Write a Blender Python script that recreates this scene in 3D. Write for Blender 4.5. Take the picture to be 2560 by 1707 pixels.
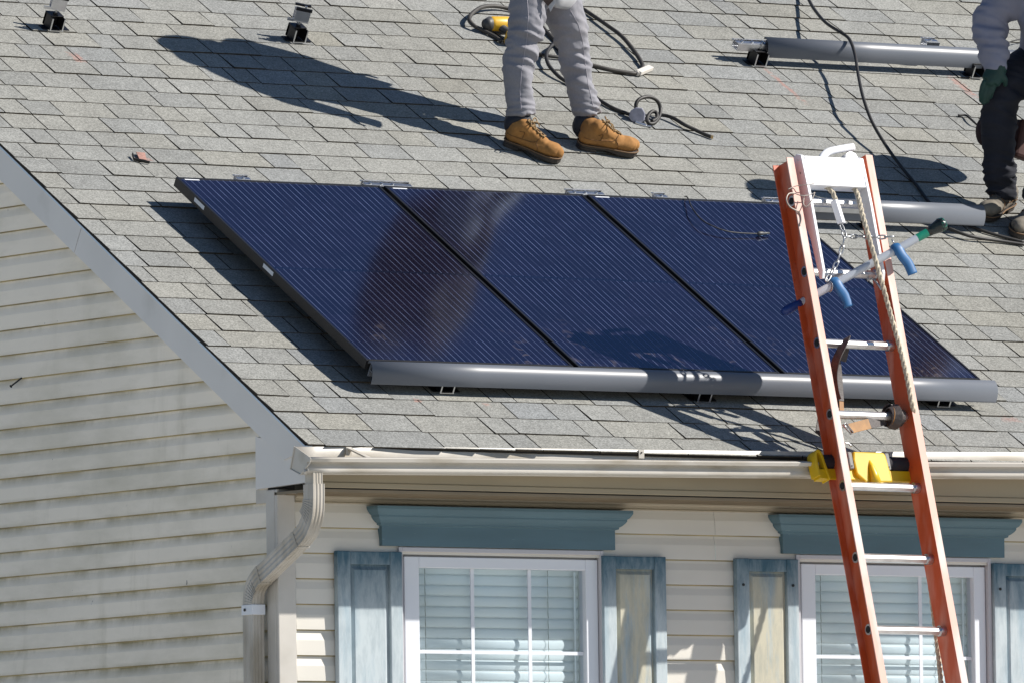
import bpy, bmesh, math, random
from mathutils import Vector, Matrix, noise
from math import sin, cos, pi, radians
random.seed(7)
V = Vector
scene = bpy.context.scene
col = scene.collection
for o in list(bpy.data.objects): bpy.data.objects.remove(o)

# ---------------------------------------------------------------- camera
CAM = V((-21.8647, -34.4672, -2.1985))
CR = V((0.83244861, -0.55392779, -0.01390411)); CU = V((-0.02712223, -0.06579688, 0.99746436))
CD = V((0.55343807, 0.82996071, 0.06979627)); FPX = 25851.6
cd = bpy.data.cameras.new('camera'); cam = bpy.data.objects.new('camera', cd); col.objects.link(cam)
cam.matrix_world = Matrix(((CR.x, CU.x, -CD.x, CAM.x), (CR.y, CU.y, -CD.y, CAM.y), (CR.z, CU.z, -CD.z, CAM.z), (0, 0, 0, 1)))
cd.sensor_width = 36; cd.lens = FPX / 2560 * 36; cd.clip_start = 1; cd.clip_end = 3000
scene.camera = cam

# ---------------------------------------------------------------- light
SUN_EL, SUN_AZ = radians(38.4), radians(57.5)
SUN = V((sin(SUN_AZ) * cos(SUN_EL), -cos(SUN_AZ) * cos(SUN_EL), sin(SUN_EL)))
w = bpy.data.worlds.new("World"); scene.world = w; w.use_nodes = True
nt = w.node_tree
sky = nt.nodes.new('ShaderNodeTexSky'); sky.sky_type = 'NISHITA'; sky.sun_disc = False
sky.sun_elevation = SUN_EL; sky.sun_rotation = math.atan2(SUN.x, SUN.y); sky.air_density = 1.1; sky.dust_density = 0.0; sky.ozone_density = 6.0
bg = nt.nodes['Background']; bg.inputs['Strength'].default_value = 0.056
nt.links.new(sky.outputs[0], bg.inputs['Color'])
sl = bpy.data.lights.new('sun', 'SUN'); sl.energy = 5.0; sl.angle = radians(0.5); sl.color = (1.0, 0.95, 0.88)
so = bpy.data.objects.new('sun', sl); col.objects.link(so); so.rotation_euler = SUN.to_track_quat('Z', 'Y').to_euler(); so.location = (20, -20, 20)
scene.view_settings.view_transform = 'Standard'; scene.view_settings.look = 'None'
scene.view_settings.exposure = 0.45; scene.view_settings.gamma = 1.0

# ---------------------------------------------------------------- survey: real planes of the house
PITCH = 0.5346285; TP = math.tan(PITCH)
EAVE = V((0, -0.30, 0.2421))
UP = V((0, cos(PITCH), sin(PITCH))); NR = V((0, -sin(PITCH), cos(PITCH)))
def ray(x, y): return (CD + CR * ((x - 1280) / FPX) - CU * ((y - 853.5) / FPX)).normalized()
def hitp(x, y, n, c):
    r = ray(x, y); return CAM + r * ((c - n.dot(CAM)) / n.dot(r))
def RP(x, y, h=0.0): return hitp(x, y, NR, NR.dot(EAVE) + h)       # photo point -> on a plane h above the roof
def FP(x, y, Y=0.0): return hitp(x, y, V((0, 1, 0)), Y)
def GP(x, y, X=0.0): return hitp(x, y, V((1, 0, 0)), X)
def DP(x, y, ref, dd=0.0):                                           # at the depth of ref (+dd metres further)
    return hitp(x, y, CD, CD.dot(ref) + dd)
def roofpt(X, v, h=0.0): return EAVE + V((X, 0, 0)) + UP * v + NR * h
ROOFM = Matrix(((1, 0, 0, 0), (0, UP.y, NR.y, EAVE.y), (0, UP.z, NR.z, EAVE.z), (0, 0, 0, 1)))
def toroof(P):
    d = P - EAVE; return V((P.x, d.dot(UP), d.dot(NR)))

# ---------------------------------------------------------------- materials
def mat(name, colr, rough=0.6, metal=0.0, var=0.0, vs=8.0, var2=0.0, vs2=60.0, bump=0.0, bs=200.0, spec=0.5, coat=0.0, tint=None, tfac=0.0, ts=3.0, stretch=None, tlo=0.45, thi=0.7):
    m = bpy.data.materials.new(name); m.use_nodes = True; t = m.node_tree; N = t.nodes; L = t.links
    b = N['Principled BSDF']; b.inputs['Roughness'].default_value = rough; b.inputs['Metallic'].default_value = metal
    b.inputs['Specular IOR Level'].default_value = spec; b.inputs['Coat Weight'].default_value = coat
    b.inputs['Base Color'].default_value = (*colr, 1)
    tc = N.new('ShaderNodeTexCoord'); vec = tc.outputs['Object']
    if stretch:
        mp = N.new('ShaderNodeMapping'); mp.inputs['Scale'].default_value = stretch; L.new(vec, mp.inputs['Vector']); vec = mp.outputs[0]
    cur = None
    def noi(s, d=3):
        n = N.new('ShaderNodeTexNoise'); n.inputs['Scale'].default_value = s; n.inputs['Detail'].default_value = d; L.new(vec, n.inputs['Vector']); return n.outputs['Fac']
    def ramp(f, lo, hi):
        r = N.new('ShaderNodeMapRange'); r.inputs['From Min'].default_value = 0.3; r.inputs['From Max'].default_value = 0.7
        r.inputs['To Min'].default_value = lo; r.inputs['To Max'].default_value = hi; L.new(f, r.inputs['Value']); return r.outputs[0]
    def mul(c, f):
        v = N.new('ShaderNodeVectorMath'); v.operation = 'SCALE'
        if c is None: v.inputs[0].default_value = colr
        else: L.new(c, v.inputs[0])
        L.new(f, v.inputs['Scale']); return v.outputs[0]
    if tint:
        mx = N.new('ShaderNodeMix'); mx.data_type = 'RGBA'; mx.inputs[6].default_value = (*colr, 1); mx.inputs[7].default_value = (*tint, 1)
        r = N.new('ShaderNodeMapRange'); r.inputs['From Min'].default_value = tlo; r.inputs['From Max'].default_value = thi; r.inputs['To Max'].default_value = tfac
        L.new(noi(ts, 5), r.inputs['Value']); L.new(r.outputs[0], mx.inputs[0]); cur = mx.outputs[2]
    if var: cur = mul(cur, ramp(noi(vs), 1 - var, 1 + var))
    if var2: cur = mul(cur, ramp(noi(vs2, 2), 1 - var2, 1 + var2))
    if cur is not None: L.new(cur, b.inputs['Base Color'])
    if bump:
        bp = N.new('ShaderNodeBump'); bp.inputs['Strength'].default_value = 1.0; bp.inputs['Distance'].default_value = bump
        L.new(noi(bs, 3), bp.inputs['Height']); L.new(bp.outputs[0], b.inputs['Normal'])
    return m, t, b

def M(*a, **k): return mat(*a, **k)[0]

def shingle_material():
    m, t, b = mat('asphalt_shingle', (0.2, 0.2, 0.19), rough=0.95, spec=0.15)
    N = t.nodes; L = t.links
    at = N.new('ShaderNodeAttribute'); at.attribute_name = 'tab'
    tc = N.new('ShaderNodeTexCoord')
    def noi(s, d, vec=tc.outputs['Object']):
        n = N.new('ShaderNodeTexNoise'); n.inputs['Scale'].default_value = s; n.inputs['Detail'].default_value = d; L.new(vec, n.inputs['Vector']); return n
    gr = noi(330, 2); gr2 = noi(120, 2); bl = noi(2.2, 4); bl2 = noi(14, 3)
    def mr(src, a, c, lo, hi):
        r = N.new('ShaderNodeMapRange'); r.inputs['From Min'].default_value = a; r.inputs['From Max'].default_value = c
        r.inputs['To Min'].default_value = lo; r.inputs['To Max'].default_value = hi; L.new(src, r.inputs['Value']); return r.outputs[0]
    def mulm(a, c):
        n = N.new('ShaderNodeMath'); n.operation = 'MULTIPLY'; L.new(a, n.inputs[0]); L.new(c, n.inputs[1]); return n.outputs[0]
    f = mulm(mr(gr.outputs['Fac'], .3, .7, .62, 1.38), mr(gr2.outputs['Fac'], .3, .7, .72, 1.28))
    f = mulm(f, mr(bl.outputs['Fac'], .3, .7, .93, 1.07)); f = mulm(f, mr(bl2.outputs['Fac'], .3, .7, .93, 1.07))
    sc = N.new('ShaderNodeVectorMath'); sc.operation = 'SCALE'; L.new(at.outputs['Color'], sc.inputs[0]); L.new(f, sc.inputs['Scale'])
    cur = sc.outputs[0]
    # chalk marks left by the installers and a rusty smear: masks with a place of their own on the roof
    sep = N.new('ShaderNodeSeparateXYZ'); L.new(tc.outputs['Object'], sep.inputs[0])
    def mathn(op, a, c=None, v1=None, v0=None):
        n = N.new('ShaderNodeMath'); n.operation = op
        if a is not None: L.new(a, n.inputs[0])
        if v0 is not None: n.inputs[0].default_value = v0
        if c is not None: L.new(c, n.inputs[1])
        if v1 is not None: n.inputs[1].default_value = v1
        return n.outputs[0]
    nn = noi(45, 4)
    for (mx_, my_, lx, ly, st) in ((4.50, 3.68, .016, .20, .55), (5.53, 3.76, .03, .15, .5), (0.79, 3.60, .035, .06, .5), (0.585, 2.60, .05, .02, .5), (0.70, .42, .022, .02, .5), (3.63, .40, .06, .03, .3), (1.02, .40, .02, .02, .35), (4.42, .6, .012, .04, .5)):
        dx = mathn('DIVIDE', mathn('ABSOLUTE', mathn('SUBTRACT', sep.outputs[0], v1=mx_)), v1=lx)
        dy = mathn('DIVIDE', mathn('ABSOLUTE', mathn('SUBTRACT', sep.outputs[1], v1=my_)), v1=ly)
        d = mathn('MAXIMUM', dx, dy)
        d = mathn('ADD', d, mathn('MULTIPLY', nn.outputs['Fac'], v1=2.2))
        fac = mr(d, 1.4, 2.0, st, 0.0)
        mx = N.new('ShaderNodeMix'); mx.data_type = 'RGBA'; L.new(cur, mx.inputs[6]); mx.inputs[7].default_value = (.42, .20, .16, 1); L.new(fac, mx.inputs[0]); cur = mx.outputs[2]
    L.new(cur, b.inputs['Base Color'])
    bp = N.new('ShaderNodeBump'); bp.inputs['Distance'].default_value = .0012; L.new(gr.outputs['Fac'], bp.inputs['Height']); L.new(bp.outputs[0], b.inputs['Normal'])
    return m
SHINGLE = shingle_material()
SHEDGE = M('shingle_cut_edge', (0.045, 0.035, 0.022), .95, var=.6, vs=14)
FELT = M('roof_felt', (0.012, 0.011, 0.01), .95)
def siding_material(name, base, dirt, stripes):
    m, t, b = mat(name, base, rough=.5, spec=.35, var=.05, vs=1.6)
    N = t.nodes; L = t.links
    prev = b.inputs['Base Color'].links[0].from_socket
    tc = N.new('ShaderNodeTexCoord')
    def noi(s, sc):
        mp = N.new('ShaderNodeMapping'); mp.inputs['Scale'].default_value = sc; L.new(tc.outputs['Object'], mp.inputs['Vector'])
        n = N.new('ShaderNodeTexNoise'); n.inputs['Scale'].default_value = s; n.inputs['Detail'].default_value = 6; n.inputs['Roughness'].default_value = .65; L.new(mp.outputs[0], n.inputs['Vector']); return n.outputs['Fac']
    def mr(src, a, c, lo, hi):
        r = N.new('ShaderNodeMapRange'); r.inputs['From Min'].default_value = a; r.inputs['From Max'].default_value = c
        r.inputs['To Min'].default_value = lo; r.inputs['To Max'].default_value = hi; L.new(src, r.inputs['Value']); return r.outputs[0]
    def mult(a, c):
        n = N.new('ShaderNodeMath'); n.operation = 'MULTIPLY'; L.new(a, n.inputs[0]); L.new(c, n.inputs[1]); return n.outputs[0]
    def mix(cur, c, f):
        mx = N.new('ShaderNodeMix'); mx.data_type = 'RGBA'; L.new(cur, mx.inputs[6]); mx.inputs[7].default_value = (*c, 1); L.new(f, mx.inputs[0]); return mx.outputs[2]
    cur = mix(prev, (.40, .37, .25), mr(noi(1.3, (1, 1, 3)), .45, .75, 0, dirt * .55))
    if stripes:
        at = N.new('ShaderNodeAttribute'); at.attribute_name = 'lap'       # algae growing along each butt edge
        sp = N.new('ShaderNodeSeparateXYZ'); L.new(tc.outputs['Object'], sp.inputs[0])
        low = mr(sp.outputs[2], -.5, 1.1, 1.0, .35)
        band = mult(mr(noi(3.1, (1, 1, .5)), .40, .60, .12, 1.0), at.outputs['Fac'])
        cur = mix(cur, (.20, .165, .05), mult(band, low))
        st = mult(mr(noi(7, (1, 1, .12)),   .54, .72, 0, .34), mr(noi(1.7, (1, 1, 1)), .46, .60, 0, 1))
        cur = mix(cur, (.30, .26, .15), mult(st, low))
        cur = mix(cur, (.12, .12, .13), mr(noi(30, (1, 1, .6)), .705, .735, 0, .8))
    L.new(cur, b.inputs['Base Color'])
    return m
SIDE_F = siding_material('vinyl_siding', (.67, .64, .575), .25, False)
SIDE_G = siding_material('weathered_vinyl_siding', (.90, .82, .69), .8, True)  # same siding, base colour lifted to brighten the shaded gable; stains are real
LIPY = M('siding_lap_bounce', (.40, .33, .18), .6, var=.35, vs=4)  # yellow ground bounce and gap shade painted as colour along each lap
TRIM = M('tan_trim', (.56, .53, .48), .5, var=.06, vs=4, tint=(.33, .3, .24), tfac=.35, ts=6)
RAKE = M('grey_trim', (.70, .68, .65), .45, var=.04, vs=3, tint=(.4, .38, .33), tfac=.3, ts=5, tlo=.6, thi=.8)
DRIP = M('drip_edge', (.55, .66, .78), .4)
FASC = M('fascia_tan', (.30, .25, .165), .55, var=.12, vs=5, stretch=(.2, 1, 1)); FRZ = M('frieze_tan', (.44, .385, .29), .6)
SOFF = M('soffit_shaded_tan', (.21, .165, .105), .6, var=.08, vs=5)  # soffit and fascia tans darkened in colour for the shade under the eave
GUT = M('gutter_paint', (.55, .515, .455), .38, var=.06, vs=3, tint=(.30, .25, .17), tfac=.65, ts=9, tlo=.48, thi=.7, stretch=(.4, 1, 1))
SPOUT = M('downspout_paint', (.50, .465, .41), .4, var=.08, vs=6, tint=(.22, .18, .12), tfac=.7, ts=9, tlo=.45, thi=.7, stretch=(1, 1, .3))
WHITE = M('white_vinyl', (.74, .76, .80), .35)
WTRIM = M('window_trim', (.52, .51, .53), .45)
DARK = M('dark_interior', (.02, .02, .02), .9); ROOMD = M('dim_room', (.12, .12, .12), .9)
SLAT = M('blind_slat', (.84, .855, .865), .5)
CORD = M('blind_cord', (.08, .08, .07), .8)
HEADB = M('lintel_blue', (.085, .155, .19), .55, var=.1, vs=5, tint=(.25, .34, .36), tfac=.4, ts=40, stretch=(.5, 1, 3), tlo=.70, thi=.76)
ALU = M('aluminium', (.62, .63, .65), .32, 1.0, var=.1, vs=40)
ALUD = M('skirt_metal', (.135, .147, .17), .38, .0, var=.08, vs=3, stretch=(.3, 3, 3))
BLKM = M('black_anodised', (.012, .012, .014), .4, .3)
BLKF = M('panel_frame_black', (.014, .014, .016), .38, .2)
RUBBER = M('black_rubber', (.022, .02, .018), .55, var=.3, vs=20)
HOSE = M('dusty_hose', (.045, .04, .034), .6, var=.3, vs=30)
STICK = M('white_label', (.75, .77, .8), .5)
ORANGE = M('orange_fibreglass', (.52, .085, .022), .42, var=.14, vs=9, tint=(.72, .42, .34), tfac=.45, ts=14, tlo=.48, thi=.72, stretch=(1, 1, .25))
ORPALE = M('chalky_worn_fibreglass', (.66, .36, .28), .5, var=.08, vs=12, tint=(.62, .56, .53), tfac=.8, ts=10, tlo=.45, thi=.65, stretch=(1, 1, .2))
RUNG = M('rung_aluminium', (.72, .72, .71), .35, .85, var=.12, vs=25)
WHITEP = M('white_bracket_paint', (.8, .8, .82), .4)
GALV = M('galvanised_steel', (.42, .43, .44), .35, .9, var=.2, vs=60)
ROPEM = M('rope_fibre', (.50, .44, .34), .9, var=.35, vs=90, bump=.002, bs=150)
YEL = M('yellow_plastic', (.66, .42, .006), .38, var=.06, vs=10)
FOAM = M('black_foam', (.02, .018, .022), .85, bump=.001, bs=300)
LEATH = M('dark_leather', (.06, .048, .045), .6, var=.3, vs=30, bump=.001, bs=120)
TANL = M('orange_leather', (.32, .15, .035), .6, var=.2, vs=30)
GREYP = M('grey_pole', (.50, .53, .58), .4, .1)
BLUEP = M('blue_rubber', (.02, .12, .30), .5, var=.1, vs=20)
BLUED = M('blue_tape', (.008, .03, .16), .45, bump=.002, bs=60)
GREENT = M('green_tape', (.01, .24, .15), .4, bump=.0015, bs=70)
JEAN = M('grey_trousers', (.25, .247, .272), .85, var=.1, vs=6, var2=.05, vs2=120, tint=(.25, .21, .17), tfac=.4, ts=4, tlo=.55, thi=.75)
SUEDE = M('tan_suede', (.33, .155, .04), .85, var=.16, vs=14, var2=.08, vs2=90, tint=(.2, .09, .03), tfac=.5, ts=9, tlo=.52, thi=.72)
SOLE = M('boot_sole', (.045, .036, .03), .7, var=.3, vs=30)
COLLAR = M('boot_collar', (.012, .014, .022), .7)
LACE = M('boot_lace', (.25, .16, .07), .8)
JACK = M('dark_brown_jacket', (.075, .05, .04), .85, var=.1, vs=10)
GREYJ = M('light_grey_jersey', (.42, .42, .43), .85, var=.1, vs=12)
SKIN = M('skin', (.45, .26, .18), .55)
HAIR = M('dark_hair', (.03, .02, .015), .7)
HATM = M('white_cap', (.6, .6, .6), .6)
LAV = M('lavender_grey_shirt', (.22, .23, .30), .85, var=.1, vs=8)
DPANT = M('dark_trousers', (.013, .015, .024), .9, var=.15, vs=10)
GLOVE = M('dark_green_glove', (.006, .04, .032), .6, var=.2, vs=20)
BOOT2 = M('grey_brown_boot', (.17, .15, .12), .85, var=.2, vs=14)
MAROON = M('maroon_pouch', (.075, .03, .025), .75, var=.25, vs=20)
DYEL = M('drill_yellow', (.72, .42, .03), .4)
DGREY = M('drill_grey', (.06, .06, .06), .5)
BRASS = M('brass', (.6, .42, .2), .35, .9)
REDC = M('orange_red_tag', (.36, .2, .16), .7, var=.3, vs=60)
NAILM = M('dark_steel', (.03, .03, .03), .5, .5)
BOUNCE = M('pale_bounce_ground', (.52, .51, .48), .95, var=.15, vs=.4, tint=(.3, .29, .25), tfac=.6, ts=.15)  # unseen ground, made pale to bounce light up onto the walls

def shutter_material(name, pale, lo, hi):
    m, t, b = mat(name, (.04, .105, .165), rough=.6, spec=.3)
    N = t.nodes; L = t.links; tc = N.new('ShaderNodeTexCoord')
    def noi(s, sc, d=5):
        mp = N.new('ShaderNodeMapping'); mp.inputs['Scale'].default_value = sc; L.new(tc.outputs['Object'], mp.inputs['Vector'])
        n = N.new('ShaderNodeTexNoise'); n.inputs['Scale'].default_value = s; n.inputs['Detail'].default_value = d; n.inputs['Distortion'].default_value = .25; n.inputs['Roughness'].default_value = .7; L.new(mp.outputs[0], n.inputs['Vector']); return n.outputs['Fac']
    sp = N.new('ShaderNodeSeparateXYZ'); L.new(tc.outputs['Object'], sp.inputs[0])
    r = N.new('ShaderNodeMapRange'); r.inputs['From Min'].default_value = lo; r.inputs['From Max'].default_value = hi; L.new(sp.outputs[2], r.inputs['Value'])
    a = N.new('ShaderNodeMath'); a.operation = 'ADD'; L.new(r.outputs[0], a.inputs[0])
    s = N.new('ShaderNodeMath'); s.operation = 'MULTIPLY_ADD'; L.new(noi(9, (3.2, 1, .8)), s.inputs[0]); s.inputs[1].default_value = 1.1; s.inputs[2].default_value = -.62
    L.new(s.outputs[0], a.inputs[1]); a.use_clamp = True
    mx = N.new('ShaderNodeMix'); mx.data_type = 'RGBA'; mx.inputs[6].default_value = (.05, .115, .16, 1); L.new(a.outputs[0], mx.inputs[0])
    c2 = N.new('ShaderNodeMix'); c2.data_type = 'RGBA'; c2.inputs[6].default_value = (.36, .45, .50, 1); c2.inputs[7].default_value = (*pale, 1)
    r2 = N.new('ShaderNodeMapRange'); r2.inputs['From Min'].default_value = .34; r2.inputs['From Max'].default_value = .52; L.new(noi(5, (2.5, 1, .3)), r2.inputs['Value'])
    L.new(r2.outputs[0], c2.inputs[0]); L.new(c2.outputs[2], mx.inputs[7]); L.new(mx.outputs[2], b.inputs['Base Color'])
    return m
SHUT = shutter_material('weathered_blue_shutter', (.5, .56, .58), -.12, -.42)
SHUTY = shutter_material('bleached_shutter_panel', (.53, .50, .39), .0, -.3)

def glass_material():
    m = bpy.data.materials.new('window_glass'); m.use_nodes = True; t = m.node_tree; N = t.nodes; L = t.links
    N.remove(N['Principled BSDF']); tr = N.new('ShaderNodeBsdfTransparent'); tr.inputs[0].default_value = (.85, .92, .95, 1)
    gl = N.new('ShaderNodeBsdfGlossy'); gl.inputs['Roughness'].default_value = .03
    n = N.new('ShaderNodeTexNoise'); n.inputs['Scale'].default_value = 2.5; bp = N.new('ShaderNodeBump'); bp.inputs['Distance'].default_value = .004
    tc = N.new('ShaderNodeTexCoord'); L.new(tc.outputs['Object'], n.inputs['Vector']); L.new(n.outputs['Fac'], bp.inputs['Height']); L.new(bp.outputs[0], gl.inputs['Normal'])
    lw = N.new('ShaderNodeLayerWeight'); lw.inputs['Blend'].default_value = .5
    pw = N.new('ShaderNodeMath'); pw.operation = 'POWER'; pw.inputs[1].default_value = 3.0; L.new(lw.outputs['Facing'], pw.inputs[0])
    fr = N.new('ShaderNodeMath'); fr.operation = 'MULTIPLY_ADD'; fr.inputs[1].default_value = .8; fr.inputs[2].default_value = .17; L.new(pw.outputs[0], fr.inputs[0]); mx = N.new('ShaderNodeMixShader')
    L.new(fr.outputs[0], mx.inputs[0]); L.new(tr.outputs[0], mx.inputs[1]); L.new(gl.outputs[0], mx.inputs[2]); L.new(mx.outputs[0], N['Material Output'].inputs[0])
    return m
GLASS = glass_material()

def pv_material():
    m, t, b = mat('solar_cells', (.01, .016, .06), rough=.5, spec=.5)
    N = t.nodes; L = t.links; tc = N.new('ShaderNodeTexCoord'); sp = N.new('ShaderNodeSeparateXYZ'); L.new(tc.outputs['Object'], sp.inputs[0])
    def mn(op, a=None, c=None, v0=None, v1=None, v2=None):
        n = N.new('ShaderNodeMath'); n.operation = op
        if a is not None: L.new(a, n.inputs[0])
        if v0 is not None: n.inputs[0].default_value = v0
        if c is not None: L.new(c, n.inputs[1])
        if v1 is not None: n.inputs[1].default_value = v1
        if v2 is not None: n.inputs[2].default_value = v2
        return n.outputs[0]
    x = mn('SUBTRACT', sp.outputs[0], v1=.0115); pitch = .97 / 30
    fx = mn('ABSOLUTE', mn('SUBTRACT', mn('FRACT', mn('DIVIDE', x, v1=pitch)), v1=.5))       # 0 at the busbar
    line = mn('LESS_THAN', fx, v1=.0016 / pitch)
    dv = mn('ABSOLUTE', mn('SUBTRACT', sp.outputs[1], v1=.8265))
    notgap = mn('GREATER_THAN', dv, v1=.0075)
    nz = N.new('ShaderNodeTexNoise'); nz.inputs['Scale'].default_value = 5; mp = N.new('ShaderNodeMapping'); mp.inputs['Scale'].default_value = (12, 1.3, 1); L.new(tc.outputs['Object'], mp.inputs[0]); L.new(mp.outputs[0], nz.inputs['Vector'])
    r = N.new('ShaderNodeMapRange'); r.inputs['From Min'].default_value = .35; r.inputs['From Max'].default_value = .7; r.inputs['To Min'].default_value = .35; r.inputs['To Max'].default_value = 1.0; L.new(nz.outputs['Fac'], r.inputs['Value'])
    lf = mn('MULTIPLY', mn('MULTIPLY', line, notgap), r.outputs[0])
    # cell tone varies a little from cell to cell
    cv = N.new('ShaderNodeTexWhiteNoise'); cv.noise_dimensions = '2D'; cx = N.new('ShaderNodeCombineXYZ')
    L.new(mn('FLOOR', mn('DIVIDE', x, v1=pitch * 5)), cx.inputs[0]); L.new(mn('FLOOR', mn('DIVIDE', sp.outputs[1], v1=.0815)), cx.inputs[1]); L.new(cx.outputs[0], cv.inputs['Vector'])
    tone = N.new('ShaderNodeMapRange'); tone.inputs['To Min'].default_value = .85; tone.inputs['To Max'].default_value = 1.2; L.new(cv.outputs['Value'], tone.inputs['Value'])
    base = N.new('ShaderNodeVectorMath'); base.operation = 'SCALE'; base.inputs[0].default_value = (.0065, .0055, .0145); L.new(tone.outputs[0], base.inputs['Scale'])
    m1 = N.new('ShaderNodeMix'); m1.data_type = 'RGBA'; L.new(base.outputs[0], m1.inputs[6]); m1.inputs[7].default_value = (.11, .135, .23, 1); L.new(lf, m1.inputs[0])
    m2 = N.new('ShaderNodeMix'); m2.data_type = 'RGBA'; L.new(mn('SUBTRACT', None, notgap, v0=1.0), m2.inputs[0]); L.new(m1.outputs[2], m2.inputs[6]); m2.inputs[7].default_value = (.006, .008, .02, 1)
    # dusty smears towards the eave end
    ds = N.new('ShaderNodeTexNoise'); ds.inputs['Scale'].default_value = 16; ds.inputs['Detail'].default_value = 8; ds.inputs['Distortion'].default_value = .8; L.new(tc.outputs['Object'], ds.inputs['Vector'])
    ds2 = N.new('ShaderNodeTexNoise'); ds2.inputs['Scale'].default_value = 2.6
    ge = N.new('ShaderNodeNewGeometry'); L.new(ge.outputs['Position'], ds2.inputs['Vector'])
    dr = N.new('ShaderNodeMapRange'); dr.inputs['From Min'].default_value = .56; dr.inputs['From Max'].default_value = .66; dr.inputs['To Max'].default_value = .22; L.new(ds.outputs['Fac'], dr.inputs['Value'])
    dv2 = N.new('ShaderNodeMapRange'); dv2.inputs['From Min'].default_value = .5; dv2.inputs['From Max'].default_value = .1; L.new(sp.outputs[1], dv2.inputs['Value'])
    dg = N.new('ShaderNodeMapRange'); dg.inputs['From Min'].default_value = .48; dg.inputs['From Max'].default_value = .58; L.new(ds2.outputs['Fac'], dg.inputs['Value'])
    m3 = N.new('ShaderNodeMix'); m3.data_type = 'RGBA'; L.new(mn('MULTIPLY', mn('MULTIPLY', dr.outputs[0], dv2.outputs[0]), dg.outputs[0]), m3.inputs[0]); L.new(m2.outputs[2], m3.inputs[6]); m3.inputs[7].default_value = (.25, .2, .17, 1)
    L.new(m3.outputs[2], b.inputs['Base Color'])
    b.inputs['IOR'].default_value = 2.25; b.inputs['Roughness'].default_value = .11; b.inputs['Specular IOR Level'].default_value = .5; b.inputs['Specular Tint'].default_value = (.27, .50, .92, 1)
    return m
PV = pv_material()

# ---------------------------------------------------------------- object helpers
WM = {}
def thing(name, label, cat, M4=None, loc=(0, 0, 0), group=None, kind=None):
    o = bpy.data.objects.new(name, None); col.objects.link(o); o.empty_display_size = .1
    mw = M4 if M4 is not None else Matrix.Translation(loc)
    o.matrix_world = mw; WM[o.name] = mw.copy(); tag(o, label, cat, group, kind); return o
def tag(o, label, cat, group=None, kind=None):
    if label: o['label'] = label
    if cat: o['category'] = cat
    if group: o['group'] = group
    if kind: o['kind'] = kind
    return o
def build(name, bm, m, parent=None, world=True, smooth=False, bevel=0, label=None, mods=None):
    me = bpy.data.meshes.new(name)
    bmesh.ops.recalc_face_normals(bm, faces=bm.faces[:]); bm.to_mesh(me); bm.free()
    for x in (m if isinstance(m, (list, tuple)) else [m]): me.materials.append(x)
    o = bpy.data.objects.new(name, me); col.objects.link(o)
    if parent is not None:
        o.parent = parent
        if world: o.matrix_parent_inverse = WM[parent.name].inverted(); WM[o.name] = Matrix.Identity(4)
        else: WM[o.name] = WM[parent.name].copy()
    else: WM[o.name] = Matrix.Identity(4)
    if smooth:
        for p in me.polygons: p.use_smooth = True
        if smooth == 'angle':
            try: me.set_sharp_from_angle(angle=radians(38))
            except Exception: pass
    if bevel:
        b = o.modifiers.new('bevel', 'BEVEL'); b.width = bevel; b.segments = 2; b.limit_method = 'ANGLE'; b.harden_normals = False
    if label: o['label'] = label
    return o
def NB(): return bmesh.new()
def box(bm, x0, x1, y0, y1, z0, z1, M4=None, mi=0):
    vs = [bm.verts.new((x, y, z)) for x in (x0, x1) for y in (y0, y1) for z in (z0, z1)]
    if M4 is not None:
        for v in vs: v.co = M4 @ v.co
    for f in ((0, 1, 3, 2), (4, 6, 7, 5), (0, 4, 5, 1), (2, 3, 7, 6), (0, 2, 6, 4), (1, 5, 7, 3)):
        bm.faces.new([vs[i] for i in f]).material_index = mi
def frames(pts, hint=V((0, 0, 1))):
    T = []
    for i in range(len(pts)):
        a = pts[max(i - 1, 0)]; b = pts[min(i + 1, len(pts) - 1)]; T.append((b - a).normalized())
    n = hint - T[0] * hint.dot(T[0])
    if n.length < 1e-4: n = V((1, 0, 0)) - T[0] * T[0].x
    n.normalize(); out = []
    for t in T:
        n = n - t * n.dot(t); n.normalize(); out.append((t, n, t.cross(n)))
    return out
def smoothpath(pts, sub=6, closed=False):
    pts = [V(p) for p in pts]; out = []; n = len(pts)
    for i in range(n - 1 if not closed else n):
        g = lambda k: pts[k % n] if closed else pts[min(max(k, 0), n - 1)]
        p0, p1, p2, p3 = g(i - 1), g(i), g(i + 1), g(i + 2)
        for s in range(sub):
            t = s / sub
            out.append(.5 * ((2 * p1) + (p2 - p0) * t + (2 * p0 - 5 * p1 + 4 * p2 - p3) * t * t + (3 * p1 - 3 * p2 + p3 - p0) * t ** 3))
    if not closed: out.append(pts[-1])
    return out
def tube(bm, pts, r, n=8, hint=V((0, 0, 1)), ends=True, mi=0, sec=None):
    """sec: list of (x,y) unit section points; r: number, list or list of pairs"""
    pts = [V(p) for p in pts]; fr = frames(pts, hint); rings = []
    S = sec or [(cos(2 * pi * k / n), sin(2 * pi * k / n)) for k in range(n)]
    for i, (p, (t, a, b)) in enumerate(zip(pts, fr)):
        rr = r[i] if isinstance(r, (list, tuple)) and not (len(r) == 2 and not isinstance(r[0], (list, tuple)) and len(pts) != 2) else r
        if isinstance(rr, (list, tuple)): ra, rb = rr
        else: ra = rb = rr
        rings.append([bm.verts.new(p + a * (ra * c) + b * (rb * s)) for c, s in S])
    k = len(S)
    for i in range(len(rings) - 1):
        for j in range(k):
            bm.faces.new((rings[i][j], rings[i][(j + 1) % k], rings[i + 1][(j + 1) % k], rings[i + 1][j])).material_index = mi
    if ends:
        bm.faces.new(rings[0][::-1]).material_index = mi; bm.faces.new(rings[-1]).material_index = mi
def cyl(bm, a, b, r, n=16, r2=None, mi=0): tube(bm, [V(a), V(b)], [r, r if r2 is None else r2], n, hint=V((.3, .2, 1)), mi=mi)
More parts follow.
